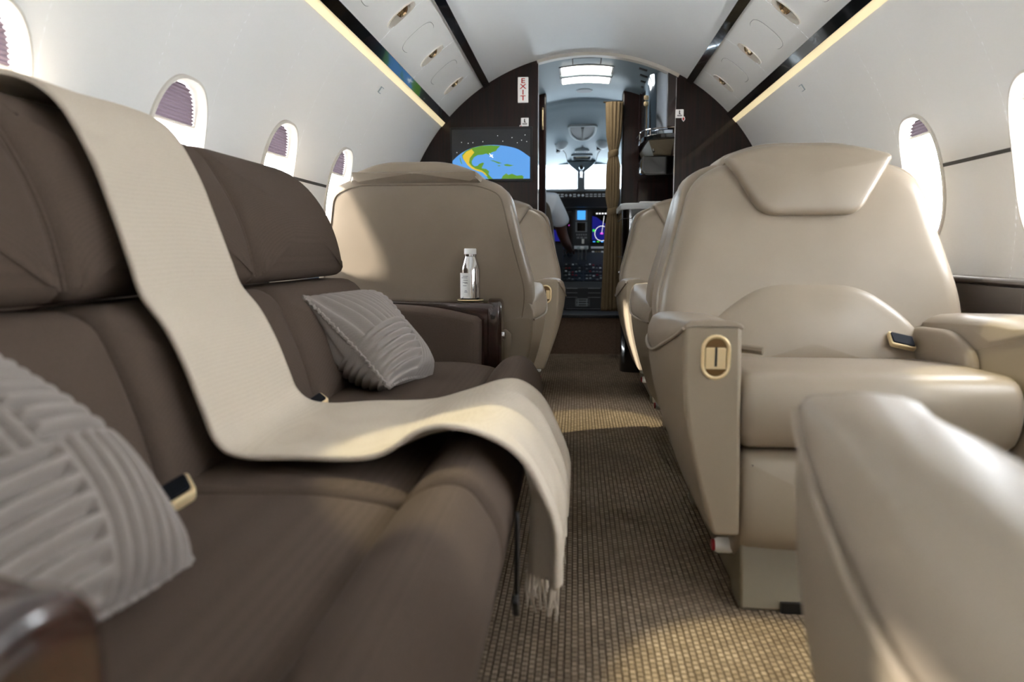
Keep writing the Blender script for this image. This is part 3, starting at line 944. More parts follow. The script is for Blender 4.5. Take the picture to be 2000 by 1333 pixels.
# pale arch trim where the cabin ceiling meets the vestibule
obj('trim_40', arc_bar(61.5, 105.2, YB - 0.01, YB + 0.04, R - 0.018, R + 0.012, 30), 'bezel', kind='structure')

# map screen
t = thing('wall_monitor', 'wall monitor on the dark bulkhead showing a moving map globe', 'monitor', (-0.545, YB, 1.15))
sx0, sx1, sz0, sz1 = -0.770, -0.318, 1.150, 1.432
Ys = YB - 0.012
obj('frame', box(sx0 - 0.012, sx1 + 0.012, YB - 0.012, YB - 0.0005, sz0 - 0.014, sz1 + 0.014), 'dark', t, bev=0.003)
scr = obj('screen', box(sx0, sx1, Ys - 0.001, Ys, sz0, sz1), 'screen', t, smooth=False)
def sp(cx, cy, d=0.0):                         # crop pixels of the picture on the screen
    return (sx0 + (cx - 745) / 410 * (sx1 - sx0), Ys - 0.002 - d, sz1 - (cy - 88) / 245 * (sz1 - sz0))
def flat(pts, d):
    return [sp(x, y, d) for x, y in pts], [tuple(range(len(pts)))]
arcp = spl([(746, 240), (790, 205), (850, 178), (930, 165), (1010, 168), (1090, 186), (1154, 226)], 6)
obj('map_ocean', flat([(p.x, p.y) for p in arcp] + [(1154, 331), (746, 331)], 0), 'ocean', scr, smooth=False)
obj('map_land', flat([(796, 212), (815, 193), (850, 178), (900, 168), (950, 166), (1000, 170), (985, 182), (975, 195), (955, 200), (938, 212), (925, 206), (905, 212), (880, 213), (860, 224), (848, 243), (850, 258), (862, 268), (878, 266), (886, 257), (905, 250), (914, 253), (905, 268), (901, 278), (925, 282), (940, 294), (936, 308), (950, 322), (960, 331), (935, 331), (922, 312), (905, 296), (880, 290), (850, 278), (826, 262), (812, 244), (800, 228)], 0.0004), 'landg', scr, smooth=False)
obj('map_highland', flat([(800, 216), (820, 196), (848, 184), (862, 200), (850, 214), (838, 228), (834, 250), (846, 266), (868, 280), (900, 288), (918, 300), (932, 318), (924, 316), (904, 298), (878, 291), (848, 280), (826, 262), (814, 246), (803, 230)], 0.0008), 'landy', scr, smooth=False)
obj('map_peninsula', flat([(784, 226), (788, 224), (792, 240), (798, 256), (794, 256), (787, 242)], 0.0004), 'landg', scr, smooth=False)
obj('map_coast', flat([(1004, 331), (1012, 316), (1030, 304), (1042, 312), (1060, 306), (1085, 316), (1112, 314), (1122, 322), (1118, 331)], 0.0004), 'landg', scr, smooth=False)
obj('map_island', flat([(944, 240), (962, 240), (985, 247), (1008, 254), (990, 257), (968, 247)], 0.0004), 'landg', scr, smooth=False)
obj('map_island', flat([(1016, 262), (1034, 258), (1052, 262), (1070, 266), (1048, 270), (1026, 268)], 0.0004), 'landg', scr, smooth=False)
obj('map_island', flat([(984, 265), (996, 264), (1000, 268), (988, 269)], 0.0004), 'landg', scr, smooth=False)
obj('aircraft_icon', flat([(938, 203), (943, 206), (950, 213), (962, 212), (955, 218), (964, 226), (958, 227), (950, 221), (942, 222), (947, 215)], 0.0012), 'icon', scr, smooth=False)
for x, y in ((795, 150), (830, 155), (855, 152), (908, 148), (1012, 147), (1060, 130), (1088, 155), (1110, 143), (1137, 150), (770, 200), (985, 120), (1128, 118)):
    obj('star', flat([(x - 1.6, y - 1.6), (x + 1.6, y - 1.6), (x + 1.6, y + 1.6), (x - 1.6, y + 1.6)], 0.0006), 'icon', scr, smooth=False)

# exit sign
t = thing('exit_sign', 'white vertical sign with red letters reading EXIT on the dark bulkhead', 'sign', (-0.360, YB, 1.58))
obj('panel', box(-0.390, -0.330, YB - 0.012, YB - 0.0005, 1.578, 1.718), 'signwhite', t, bev=0.003)
for i, ch in enumerate('EXIT'):
    obj('letter', text_geo(ch, 0.038, lambda u, v, w, i=i: Vector((-0.360 + u * 1.35, YB - 0.0128, 1.696 - i * 0.0315 + v))), 'red', t, smooth=False)
# small belt placards
for x, z, sg, nm in ((-0.350, 1.468, -1, 'above the map screen'), (0.520, 1.500, 1, 'on the bulkhead beside the mirrored cabinet')):
    t = thing('belt_placard', 'small white pictogram placard with a red arrow %s' % nm, 'placard', (x, YB, z), 'bulkhead placards')
    obj('panel', box(x - 0.022, x + 0.022, YB - 0.008, YB - 0.0005, z - 0.020, z + 0.026), 'signwhite', t, bev=0.002)
    y = YB - 0.0086
    obj('pictogram', ([(x + a, y, z + b) for a, b in ((-0.004, 0.020), (0.002, 0.020), (0.002, 0.006), (0.008, -0.002), (-0.004, 0.0))], [(0, 1, 2, 3, 4)]), 'dark', t, smooth=False)
    obj('pictogram_base', ([(x + a, y, z + b) for a, b in ((-0.015, -0.004), (0.015, -0.004), (0.012, -0.012), (-0.012, -0.012))], [(0, 1, 2, 3)]), 'textgrey', t, smooth=False)
    ax = x + sg * 0.022
    obj('arrow_tag', ([(ax + a, y, z + b) for a, b in ((-0.006, -0.014), (0.006, -0.014), (0.010, -0.028), (0, -0.042), (-0.010, -0.028))], [(0, 1, 2, 3, 4)]), 'signwhite', t, smooth=False)
    obj('arrow', ([(ax + a, y - 0.0004, z + b) for a, b in ((-0.003, -0.018), (0.003, -0.018), (0.006, -0.027), (0, -0.037), (-0.006, -0.027))], [(0, 1, 2, 3, 4)]), 'red', t, smooth=False)

# ---------------------------------------------------------------- vestibule
YV = 5.14                                      # cockpit step
RV = 1.066
obj('ceiling_vestibule', arc_strip(40, 140, YB + 0.03, 5.42, RV, 40), 'cockpit', kind='structure')
obj('wall_vestibule_left', arc_strip(140, 225, YB + 0.04, 5.14, RV, 20), 'wood', kind='structure')
obj('wall_vestibule_right', arc_strip(-45, 40, YB + 0.04, 5.14, RV, 20), 'wood', kind='structure')
for i, (y0, y1) in enumerate(((4.44, 4.59), (4.67, 4.84))):
    t = thing('ceiling_light', 'bright rectangular vestibule ceiling light panel %s' % ('beside the ceiling hatch' if i == 0 else 'beside the round ceiling grille'), 'ceiling light', (0, (y0 + y1) / 2, ZC + RV), 'vestibule ceiling lights')
    obj('frame', arc_bar(81.2, 98.8, y0 - 0.008, y1 + 0.008, RV - 0.005, RV + 0.004, 10), 'grey', t)
    if i == 0:
        obj('divider', arc_bar(81.2, 98.8, y1 + 0.008, y1 + 0.06, RV - 0.02, RV - 0.004, 10), 'lightgrey', t, bev=0.004)
    obj('lens', arc_bar(81.9, 98.1, y0, y1, RV - 0.012, RV - 0.003, 10), 'lightpanel', t, bev=0.004)
hp = [(0.085, 4.25), (0.085, 4.40), (-0.085, 4.40), (-0.085, 4.25)]
def vz(x): return ZC + math.sqrt(RV * RV - x * x)
t = thing('ceiling_hatch', 'rectangular hatch outlined by a dark gap in the vestibule ceiling', 'hatch', (0, 4.33, vz(0)))
obj('gap', ring_plate(rpoly([(-0.085, 4.26), (0.085, 4.26), (0.085, 4.405), (-0.085, 4.405)], 0.006), rpoly([(-0.079, 4.266), (0.079, 4.266), (0.079, 4.399), (-0.079, 4.399)], 0.005), 0, 0.003, lambda u, v, w: Vector((u, v, vz(u) - w))), 'groove', t)
obj('cover', slab(rpoly([(-0.078, 4.267), (0.078, 4.267), (0.078, 4.398), (-0.078, 4.398)], 0.005), -0.002, 0.004, 0, 0.001, lambda u, v, w: Vector((u, v, vz(u) - w)), n=60), 'cockpit', t)
t = thing('ceiling_grille', 'round dark grey grille in the vestibule ceiling', 'grille', (0, 5.12, vz(0)))
obj('disc', lathe([(0.0005, 0), (0.055, 0), (0.053, 0.006), (0.0005, 0.008)], 30, fn=lambda x, y, z: Vector((-0.005 + x, 5.12 + y * 1.1, vz(0) - z))), 'grey', t)
obj('rim', tube([(-0.005 + 0.055 * math.cos(q * PI / 15), 5.12 + 0.0605 * math.sin(q * PI / 15), vz(0) - 0.002) for q in range(30)], 0.003, 6, True), 'lightgrey', t)
for i in range(5):
    a = 72.5 - i * 0.9
    y = 4.36 + i * 0.135
    obj('air_slot', arc_bar(a - 1.6, a + 1.0, y - 0.016, y + 0.016, RV - 0.004, RV + 0.002, 4), 'dark', label='dark air slot in the vestibule ceiling beside the light panels', cat='air vent', group='ceiling air slots', bev=0.002)

# step and cockpit floor
st = obj('floor_step', box(-0.60, 0.60, YV, YV + 0.03, 0.0, 0.262), 'stepcarpet', smooth=False, kind='structure')
obj('step_nosing', box(-0.60, 0.60, YV - 0.012, YV + 0.05, 0.262, 0.287), 'darkgrey', st, bev=0.006)
obj('floor_cockpit', box(-0.76, 0.76, YV + 0.05, 6.75, 0.25, 0.283), 'darkgrey', smooth=False, kind='structure')
obj('wall_divider_left', box(-0.90, -0.262, 5.02, 5.10, 0.0, 1.80), 'wood', kind='structure', smooth=False, bev=0.01)
obj('wall_divider_right', box(0.250, 0.90, 5.00, 5.10, 0.0, 1.80), 'wood', kind='structure', smooth=False, bev=0.01)
t = thing('door_pull', 'narrow gold pull on the dark post beside the cockpit opening', 'handle', (-0.275, 5.0, 1.62))
obj('bar', tube([(-0.285, 5.02, 1.70), (-0.285, 4.995, 1.68), (-0.285, 4.995, 1.58), (-0.285, 5.02, 1.56)], 0.006, 8), 'gold', t)

# galley: rounded black counter cabinet with a white top
t = thing('galley_counter', 'black gloss rounded galley counter with a white top beside the entry', 'cabinet', (0.55, 4.68, 0))
gout = rpoly([(0.215, 4.36, 0.10), (0.72, 4.36, 0.01), (0.72, 4.90, 0.01), (0.215, 4.90, 0.01)], 0.02, 10)
gi = inset(resample(gout, 90), 0.012)
bd = obj('body', loft([[Vector((p.x, p.y, z)) for p in gi] for z in (0.0, 0.985)]), 'black', t, ang=30)
obj('worktop', slab(gout, 0.985, 1.022, 0.004, 0.008, lambda u, v, w: Vector((u, v, w)), n=90), 'counter', t)
for z in (0.42, 0.70, 0.93):
    gl = inset(resample(gout, 90), 0.0105)
    obj('drawer_gap', loft([[Vector((p.x, p.y, zz)) for p in gl] for zz in (z, z + 0.004)], True, False), 'groove', bd)
obj('latch', lathe([(0.0005, 0), (0.012, 0), (0.012, 0.008), (0.0005, 0.009)], 14, fn=lambda x, y, w: Vector((0.32 + x, 4.372 - w, 0.85 + y))), 'chrome', bd)
obj('latch', lathe([(0.0005, 0), (0.012, 0), (0.012, 0.008), (0.0005, 0.009)], 14, fn=lambda x, y, w: Vector((0.226 - w, 4.60 + x, 0.60 + y))), 'chrome', bd)
obj('tray', slab(rpoly([(0.33, 4.42), (0.46, 4.42), (0.46, 4.52), (0.33, 4.52)], 0.01), 1.022, 1.034, 0.002, 0.002, lambda u, v, w: Vector((u, v, w))), 'white', label='small pale tray lying on the white galley worktop', cat='tray')
obj('wall_cockpit_front', box(-1.0, 1.0, 6.40, 6.44, 0.25, 1.20), 'darkgrey', kind='structure', smooth=False)
obj('wall_galley', box(0.36, 0.96, 4.955, 4.995, 0.0, 1.78), 'wood', kind='structure', smooth=False)

# mirrored upper cabinet with a lipped shelf
t = thing('galley_cabinet', 'mirrored steel upper cabinet with a chrome edged shelf above the galley counter', 'cabinet', (0.45, 4.5, 1.30))
cf = [Vector((0.452, 4.26)), Vector((0.405, 4.285)), Vector((0.368, 4.34)), Vector((0.356, 4.42)), Vector((0.356, 4.75)), Vector((0.49, 4.75)), Vector((0.49, 4.26))]
obj('mirror_front', loft([[Vector((p.x, p.y, z)) for p in cf] for z in (1.405, 1.745)]), 'steel', t, ang=60)
obj('side_board', box(0.452, 0.500, YB - 0.002, YB + 0.05, 1.435, 1.730), 'woodred', t, bev=0.003)
so = [Vector((0.500, 4.225)), Vector((0.43, 4.24)), Vector((0.37, 4.285)), Vector((0.335, 4.36)), Vector((0.325, 4.46)), Vector((0.325, 4.95)), Vector((0.52, 4.95)), Vector((0.52, 4.225))]
shl = obj('shelf', loft([[Vector((p.x, p.y, z)) for p in so] for z in (1.375, 1.402)]), 'black', t, ang=60, bev=0.003)
obj('shelf_rail', tube([Vector((p.x - 0.004, p.y - 0.004, 1.432)) for p in spl(so[:6], 4)], 0.0035, 8), 'chrome', shl)
for p in (so[0], so[2], so[4]):
    obj('rail_post', tube([(p.x - 0.002, p.y, 1.40), (p.x - 0.003, p.y - 0.002, 1.432)], 0.003, 6), 'chrome', shl)
obj('under_panel', loft([[Vector((0.36, 4.30, 1.372)), Vector((0.50, 4.25, 1.372)), Vector((0.50, 4.90, 1.372)), Vector((0.36, 4.90, 1.372))], [Vector((0.40, 4.40, 1.30)), Vector((0.50, 4.40, 1.30)), Vector((0.50, 4.90, 1.30)), Vector((0.40, 4.90, 1.30))]]), 'plastic', t, ang=20)
obj('under_box', slab(rpoly([(0.335, 1.19, 0.04), (0.52, 1.19, 0.02), (0.52, 1.30, 0.01), (0.335, 1.30, 0.02)], 0.02), 4.42, 4.92, 0.005, 0.005, lambda u, v, w: Vector((u, w, v))), 'black', t)
obj('hook', tube([(0.395, 4.36, 1.375), (0.395, 4.36, 1.325), (0.397, 4.355, 1.315)], 0.006, 8), 'chrome', t)
for dz in (0.0, 0.035):
    obj('knob', lathe([(0.0005, 0), (0.012, 0), (0.015, 0.010), (0.009, 0.018), (0.0005, 0.019)], 14, fn=lambda x, y, w, dz=dz: Vector((0.357 - w, 4.42 + x, 1.60 + dz + y))), 'gold', t)

# curtain gathered in the cockpit opening
t = thing('curtain', 'tan curtain gathered by two ties beside the cockpit opening', 'curtain', (0.20, 4.97, 0.29))
secs = []
zs = [1.715, 1.68, 1.60, 1.50, 1.41, 1.385, 1.36, 1.30, 1.20, 1.10, 1.03, 1.005, 0.98, 0.90, 0.75, 0.60, 0.45, 0.36, 0.33]
for z in zs:
    k = 1.0 + 0.25 * math.exp(-((z - 1.72) / 0.2) ** 2) + 0.35 * max(0, (0.9 - z)) / 0.55 - 0.38 * math.exp(-((z - 1.385) / 0.035) ** 2) - 0.35 * math.exp(-((z - 1.005) / 0.035) ** 2)
    cx = 0.194 + 0.012 * (1.7 - z) * -0.4
    l = []
    for i in range(84):
        a = 2 * PI * i / 84
        r = 1 + 0.22 * math.cos(a * 13 + 0.6 * math.sin(z * 5)) * (1 if k > 0.8 else 0.5)
        l.append(Vector((cx + 0.040 * k * r * math.cos(a), 4.955 + 0.030 * k * r * math.sin(a), z)))
    secs.append(l)
obj('fabric', loft(secs), 'curtain', t, ang=0)
for z in (1.385, 1.005):
    obj('tie_band', loft([[Vector((0.191 + 0.034 * s * math.cos(2 * PI * i / 30), 4.955 + 0.028 * s * math.sin(2 * PI * i / 30), z + dz + 0.010 * math.cos(2 * PI * i / 30))) for i in range(30)] for s, dz in ((0.98, -0.022), (1.06, -0.018), (1.06, 0.018), (0.98, 0.022))], True, False), 'curtain', t)
obj('header_rail', tube([(0.12, 4.955, 1.722), (0.25, 4.955, 1.722)], 0.008, 8), 'chrome', t)

# ---------------------------------------------------------------- cockpit
# ceiling shell curving down to the windscreen header
def cz(y):                                     # crown height
    t = (y - 5.40) / 0.95
    return 1.80 - 0.30 * t - 0.02 * math.sin(t * PI)
secs = [[Vector((math.sin(A(b)), 5.375, ZC + math.sqrt((RV + 0.006) ** 2 - math.sin(A(b)) ** 2))) for b in range(-84, 85, 4)]]
for y in (5.38, 5.40, 5.42, 5.47, 5.55, 5.7, 5.85, 6.0, 6.15, 6.30, 6.36):
    dz = 0.0 if y > 5.41 else 0.012
    secs.append([Vector((1.0 * math.sin(A(b)), y, cz(max(y, 5.40)) + dz - 0.90 * (1 - math.cos(A(b))))) for b in range(-84, 85, 4)])
obj('ceiling_cockpit', loft(secs, False, False), 'cockpit', kind='structure', ang=0)
obj('trim_41', arc_bar(60, 120, 5.405, 5.425, RV - 0.012, RV - 0.002, 20), 'groove', kind='structure')
for s, nm in ((-1, 'left'), (1, 'right')):
    obj('wall_cockpit_' + nm, box(*sorted((s * 0.96, s * 1.0)), 5.10, 6.75, 0.25, 1.50), 'darkgrey', kind='structure', smooth=False)
# windscreen: header, posts, panes
w = thing('window_50', None, None, (0, 6.36, 1.24), kind='structure')
obj('header', box(-0.98, 0.98, 6.35, 6.39, 1.478, 1.60), 'cockpit', w, smooth=False)
obj('centre_post', slab(rpoly([(-0.030, 1.20), (0.030, 1.20), (0.030, 1.52), (-0.030, 1.52)], 0.004), 6.34, 6.40, 0.01, 0.004, lambda u, v, q: Vector((-0.012 + u, q, v))), 'grey', w)
obj('post_trim', box(-0.047, -0.042, 6.335, 6.345, 1.20, 1.42), 'chrome', w)
obj('post_trim', box(0.018, 0.023, 6.335, 6.345, 1.20, 1.42), 'chrome', w)
for s in (-1, 1):
    obj('side_post', box(*sorted((s * 0.62, s * 0.70)), 6.34, 6.40, 1.20, 1.52), 'grey', w)
    obj('pane', ([(s * 0.03, 6.38, 1.20), (s * 0.62, 6.38, 1.20), (s * 0.62, 6.38, 1.50), (s * 0.03, 6.38, 1.50)], [(0, 1, 2, 3)]), 'windscreen', w, smooth=False)
    obj('side_pane', ([(s * 0.70, 6.38, 1.20), (s * 0.98, 6.38, 1.20), (s * 0.98, 6.38, 1.50), (s * 0.70, 6.38, 1.50)], [(0, 1, 2, 3)]), 'windscreen', w, smooth=False)
# overhead fittings
def on_ceil(x, y, w):                          # point under the cockpit ceiling
    b = math.asin(max(-1, min(1, x)))
    return Vector((x, y, cz(y) - 0.90 * (1 - math.cos(b)) - w))
t = thing('overhead_vent', 'shield shaped recessed vent in the pale cockpit ceiling', 'vent', tuple(on_ceil(0, 5.78, 0)))
vo = rpoly([(-0.125, 5.66, 0.03), (0.105, 5.66, 0.03), (0.095, 5.80, 0.06), (0.035, 5.905, 0.06), (-0.055, 5.905, 0.06), (-0.115, 5.80, 0.06)], 0.03)
vi = inset(vo, 0.018)
obj('rim', ring_plate(vo, vi, -0.004, 0.014, on_ceil), 'lightgrey', t, bev=0.004)
obj('tray', slab(vi, -0.004, 0.004, 0, 0, on_ceil, n=0), 'grey', t)
obj('stalk', slab(rpoly([(-0.022, 5.70), (0.002, 5.70), (-0.004, 5.78), (-0.002, 5.88), (-0.018, 5.88), (-0.016, 5.78)], 0.005), 0.003, 0.012, 0, 0.002, on_ceil), 'dark', t)
for x, nm in ((-0.175, 'ahead of the pilot seat'), (0.150, 'beside the tan curtain')):
    t = thing('overhead_lamp', 'pale eyeball lamp in the cockpit ceiling %s' % nm, 'lamp', tuple(on_ceil(x, 5.95, 0)), 'cockpit eyeball lamps')
    obj('dome', lathe([(0.052, -0.004), (0.050, 0.006), (0.042, 0.024), (0.026, 0.038), (0.0005, 0.042)], 24, fn=lambda a, b, q, x=x: on_ceil(x + a, 5.95 + b, q)), 'lightgrey', t)
    obj('lens', lathe([(0.0005, 0.0), (0.016, 0.0), (0.016, 0.040), (0.0005, 0.040)], 14, fn=lambda a, b, q, x=x: on_ceil(x - 0.028 + a, 5.985 + b, q + 0.004)), 'dark', t)
t = thing('overhead_speaker', 'oval perforated speaker boss in the cockpit ceiling', 'speaker', tuple(on_ceil(0, 6.1, 0)))
obj('boss', slab(capsule(0, 0, 0.020, 0.060), -0.002, 0.014, 0, 0.010, lambda u, v, q: on_ceil(-0.01 + v, 6.10 + u * 1.6, q), n=0), 'lightgrey', t)
for i in range(7):
    obj('slit', slab(capsule(0, 0, 0.002, 0.018, 4), 0.012, 0.0155, 0, 0, lambda u, v, q, i=i: on_ceil(-0.055 + i * 0.015 + u, 6.10 + v, q), n=0), 'grey', t)
t = thing('ceiling_display', 'small framed display panel at the base of the cockpit ceiling', 'panel', tuple(on_ceil(0, 6.24, 0)))
po = rpoly([(-0.100, 6.175), (0.080, 6.175), (0.070, 6.275), (-0.090, 6.275)], 0.010)
obj('frame', ring_plate(po, inset(po, 0.014), -0.002, 0.012, on_ceil), 'lightgrey', t, bev=0.003)
obj('display', slab(inset(po, 0.014), 0, 0.005, 0, 0, on_ceil, n=0), 'dark', t)
obj('readout', slab(rpoly([(-0.062, 6.205), (0.045, 6.205), (0.042, 6.25), (-0.058, 6.25)], 0.004), 0.004, 0.007, 0, 0, on_ceil), 'plastic', t)
# emblem above the speaker
t = thing('ceiling_emblem', 'tiny round emblem and line on the cockpit ceiling above the speaker', 'emblem', tuple(on_ceil(-0.01, 6.02, 0)))
obj('ring', tube([on_ceil(-0.01 + 0.012 * math.cos(q * PI / 8), 6.02 + 0.014 * math.sin(q * PI / 8), 0.001) for q in range(16)], 0.002, 5, True), 'grey', t)
obj('line', tube([on_ceil(-0.032, 6.045, 0.001), on_ceil(0.012, 6.045, 0.001)], 0.0015, 5), 'grey', t)
# ceiling joint lines
for s in (-1, 1):
    obj('trim_%d' % (43 + s), tube([on_ceil(s * x - 0.01, y, 0.0) for x, y in ((0.22, 5.92), (0.17, 6.02), (0.135, 6.14), (0.12, 6.34))], 0.003, 6), 'groove', kind='structure')
# header nose with a compass on a stalk
t = thing('compass_bracket', 'grey header nose with a chrome compass stalk above the windscreen post', 'bracket', (-0.012, 6.33, 1.40))
obj('nose', loft([[Vector((-0.012 + x, y, z)) for x, z in ((-0.125, 1.50), (0.125, 1.50), (0.095, 1.465), (0.02, 1.405), (-0.02, 1.405), (-0.095, 1.465))] for y in (6.30, 6.345)]), 'cockpit', t, bev=0.006)
obj('stalk', tube([(-0.012, 6.29, 1.46), (-0.012, 6.28, 1.42), (-0.012, 6.285, 1.36)], 0.008, 8), 'chrome', t)
obj('bulb', lathe([(0.0005, -0.024), (0.016, -0.018), (0.024, 0.0), (0.016, 0.018), (0.0005, 0.024)], 16, (-0.012, 6.28, 1.445)), 'steel', t)

# instrument panel
t = thing('instrument_panel', 'dark cockpit instrument panel with glowing blue displays and a glareshield', 'instrument panel', (0, 6.2, 0.7))
obj('board', loft([[Vector((x, y, z)) for y, z in ((6.20, 0.70), (6.16, 1.10), (6.34, 1.10), (6.34, 0.70))] for x in (-0.94, 0.94)]), 'darkgrey', t, smooth=False)
gs_ = obj('glareshield', loft([[Vector((x, y, z)) for y, z in ((6.03, 1.165), (6.03, 1.225), (6.08, 1.250), (6.34, 1.250), (6.34, 1.10), (6.10, 1.10))] for x in (-0.94, 0.94)]), 'dark', t, smooth=False, bev=0.008)
rr = random.Random(3)
x = -0.305
while x < 0.30:
    if rr.random() < 0.45:
        obj('switch', lathe([(0.0005, 0), (0.011, 0), (0.009, 0.014), (0.0005, 0.015)], 12, fn=lambda a, b, w, x=x: Vector((x + a, 6.029 - w, 1.192 + b))), 'whitesw', gs_)
        x += 0.034
    else:
        for z in (1.200, 1.184):
            obj('button', box(x - 0.012, x + 0.012, 6.024, 6.030, z - 0.004, z + 0.004), 'whitesw', gs_, smooth=False)
        x += 0.034
def pn(x, z, d=0.0):                            # point on the sloped board
    return (x, 6.20 - 0.04 * (z - 0.70) / 0.40 - 0.004 - d, z)
def rect(x0, x1, z0, z1, d):
    v = [pn(x, z, dd) for dd in (d, d - 0.004) for x, z in ((x0, z0), (x1, z0), (x1, z1), (x0, z1))]
    return v, [(0, 1, 2, 3), (4, 5, 6, 7), (0, 1, 5, 4), (1, 2, 6, 5), (2, 3, 7, 6), (3, 0, 4, 7)]
for nm, x0, x1 in (('pilot', -0.36, -0.075), ('copilot', 0.068, 0.355)):
    d = obj('display', rect(x0, x1, 0.79, 1.085, 0.0), 'dark', t, smooth=False)
    obj('display_face', rect(x0 + 0.014, x1 - 0.014, 0.805, 1.07, 0.002), 'avblack', d, smooth=False)
    if nm == 'copilot':
        cx, cz_ = 0.165, 0.885
        obj('sea_area', ([pn(a, b, 0.004) for a, b in ((0.084, 0.83), (0.20, 0.83), (0.25, 0.86), (0.23, 0.94), (0.16, 0.99), (0.12, 1.02), (0.084, 1.03))], [tuple(range(7))]), 'avblue', d, smooth=False)
        obj('compass_ring', tube([pn(cx + 0.058 * math.cos(q * PI / 16), cz_ + 0.062 * math.sin(q * PI / 16), 0.006) for q in range(32)], 0.0022, 5, True), 'icon', d)
        obj('course_line', tube([pn(cx, cz_, 0.007), pn(cx + 0.018, 1.03, 0.007)], 0.0018, 5), 'icon', d)
        obj('aircraft_mark', rect(cx - 0.012, cx + 0.012, cz_ - 0.008, cz_ + 0.008, 0.008), 'avmag', d, smooth=False)
        for i in range(5):
            obj('legend', rect(0.092 + i * 0.034, 0.112 + i * 0.034, 0.812, 0.820, 0.004), 'avgreen' if i % 2 else 'avcyan', d, smooth=False)
            obj('legend', rect(0.115 + i * 0.024, 0.130 + i * 0.024, 1.045, 1.056, 0.004), 'avmag' if i == 4 else 'icon', d, smooth=False)
        obj('land_area', rect(0.088, 0.108, 0.90, 0.92, 0.005), 'avgreen', d, smooth=False)
    else:
        obj('land_area', ([pn(a, b, 0.004) for a, b in ((-0.190, 0.925), (-0.160, 0.940), (-0.138, 0.935), (-0.150, 0.915), (-0.165, 0.900))], [tuple(range(5))]), 'avgreen', d, smooth=False)
        obj('sea_area', ([pn(a, b, 0.003) for a, b in ((-0.34, 0.82), (-0.16, 0.82), (-0.20, 0.90), (-0.30, 0.95))], [(0, 1, 2, 3)]), 'avblue', d, smooth=False)
        obj('legend', rect(-0.172, -0.150, 1.030, 1.052, 0.004), 'icon', d, smooth=False)
        obj('legend', rect(-0.115, -0.108, 0.95, 0.957, 0.004), 'avmag', d, smooth=False)
for z0, z1, m in ((1.000, 1.075, 'avcyan'), (0.905, 0.975, 'avblack')):
    d = obj('standby_display', rect(-0.058, 0.042, z0 - 0.008, z1 + 0.008, 0.0), 'grey', t, smooth=False)
    obj('face', rect(-0.042, 0.026, z0, z1, 0.003), m, d, smooth=False)
for i in range(5):
    obj('key', rect(-0.050 + i * 0.019, -0.036 + i * 0.019, 0.868, 0.882, 0.006), 'grey', t, smooth=False)
for i in range(3):
    obj('key', rect(-0.046 + i * 0.032, -0.022 + i * 0.032, 0.842, 0.858, 0.006), 'grey', t, smooth=False)
obj('gear_handle', rect(-0.002, 0.018, 0.800, 0.838, 0.02), 'white', t, smooth=False)
obj('lower_plate', rect(-0.066, 0.054, 0.755, 0.782, 0.010), 'whitesw', t, smooth=False)
obj('lower_plate', rect(0.076, 0.255, 0.758, 0.776, 0.006), 'whitesw', t, smooth=False)
for i in range(7):
    obj('annunciator', rect(0.085 + i * 0.026, 0.105 + i * 0.026, 0.715, 0.738, 0.006), 'plastic' if i % 3 else 'whitesw', t, smooth=False)

# centre pedestal
t = thing('control_pedestal', 'dark cockpit centre pedestal with throttles, radio panels and a vented rear face', 'pedestal', (0.01, 5.8, 0.283))
ped = [(5.55, 0.283), (5.55, 0.455), (5.60, 0.500), (6.13, 0.726), (6.15, 0.726), (6.15, 0.283)]
obj('body', loft([[Vector((x, y, z)) for y, z in ped] for x in (-0.160, 0.180)]), 'darkgrey', t, smooth=False, bev=0.006)
for i, z in enumerate((0.452, 0.418, 0.384)):
    for x0, x1 in ((-0.120, -0.035), (0.045, 0.140)):
        obj('vent_slot', box(x0, x1 - 0.01 * i * 0, 5.546, 5.551, z - 0.003, z + 0.002), 'grey', t, smooth=False)
fr = rpoly([(-0.052, 0.312), (0.060, 0.312), (0.060, 0.376), (-0.052, 0.376)], 0.004)
obj('ashtray_frame', ring_plate(fr, inset(fr, 0.012), 0, 0.006, lambda u, v, w: Vector((u, 5.550 - w, v))), 'grey', t)
fr2 = inset(fr, 0.020)
obj('ashtray_lid', ring_plate(fr2, inset(fr2, 0.006), 0, 0.006, lambda u, v, w: Vector((u, 5.550 - w, v))), 'lightgrey', t)
obj('kick_line', box(-0.12, 0.14, 5.546, 5.551, 0.292, 0.296), 'grey', t, smooth=False)
def pdt(x, s, h):                               # point above the sloped top; s 0..1 going forward
    return Vector((x, 5.60 + 0.55 * s - 0.39 * h, 0.500 + 0.235 * s + 0.92 * h))
def pbox(x0, x1, s0, s1, h):
    v = [pdt(x, s, hh) for hh in (0.0, h) for s in (s0, s1) for x in (x0, x1)]
    return v, [(0, 2, 3, 1), (4, 5, 7, 6), (0, 1, 5, 4), (2, 6, 7, 3), (0, 4, 6, 2), (1, 3, 7, 5)]
for i in range(2):
    for j in range(5):
        x0 = -0.150 + i * 0.165
        p = obj('radio_panel', pbox(x0, x0 + 0.155, 0.02 + j * 0.11, 0.115 + j * 0.11, 0.005), 'dark', t, smooth=False)
        for q in range(5):
            m = rr.choice(['grey', 'whitesw', 'grey', 'redbtn', 'darkgrey', 'lightgrey'])
            xx = x0 + 0.014 + q * 0.027
            sj = 0.05 + j * 0.11 + rr.uniform(-0.02, 0.03)
            obj('key', pbox(xx, xx + 0.016, sj, sj + 0.028, 0.010), m, p, smooth=False)
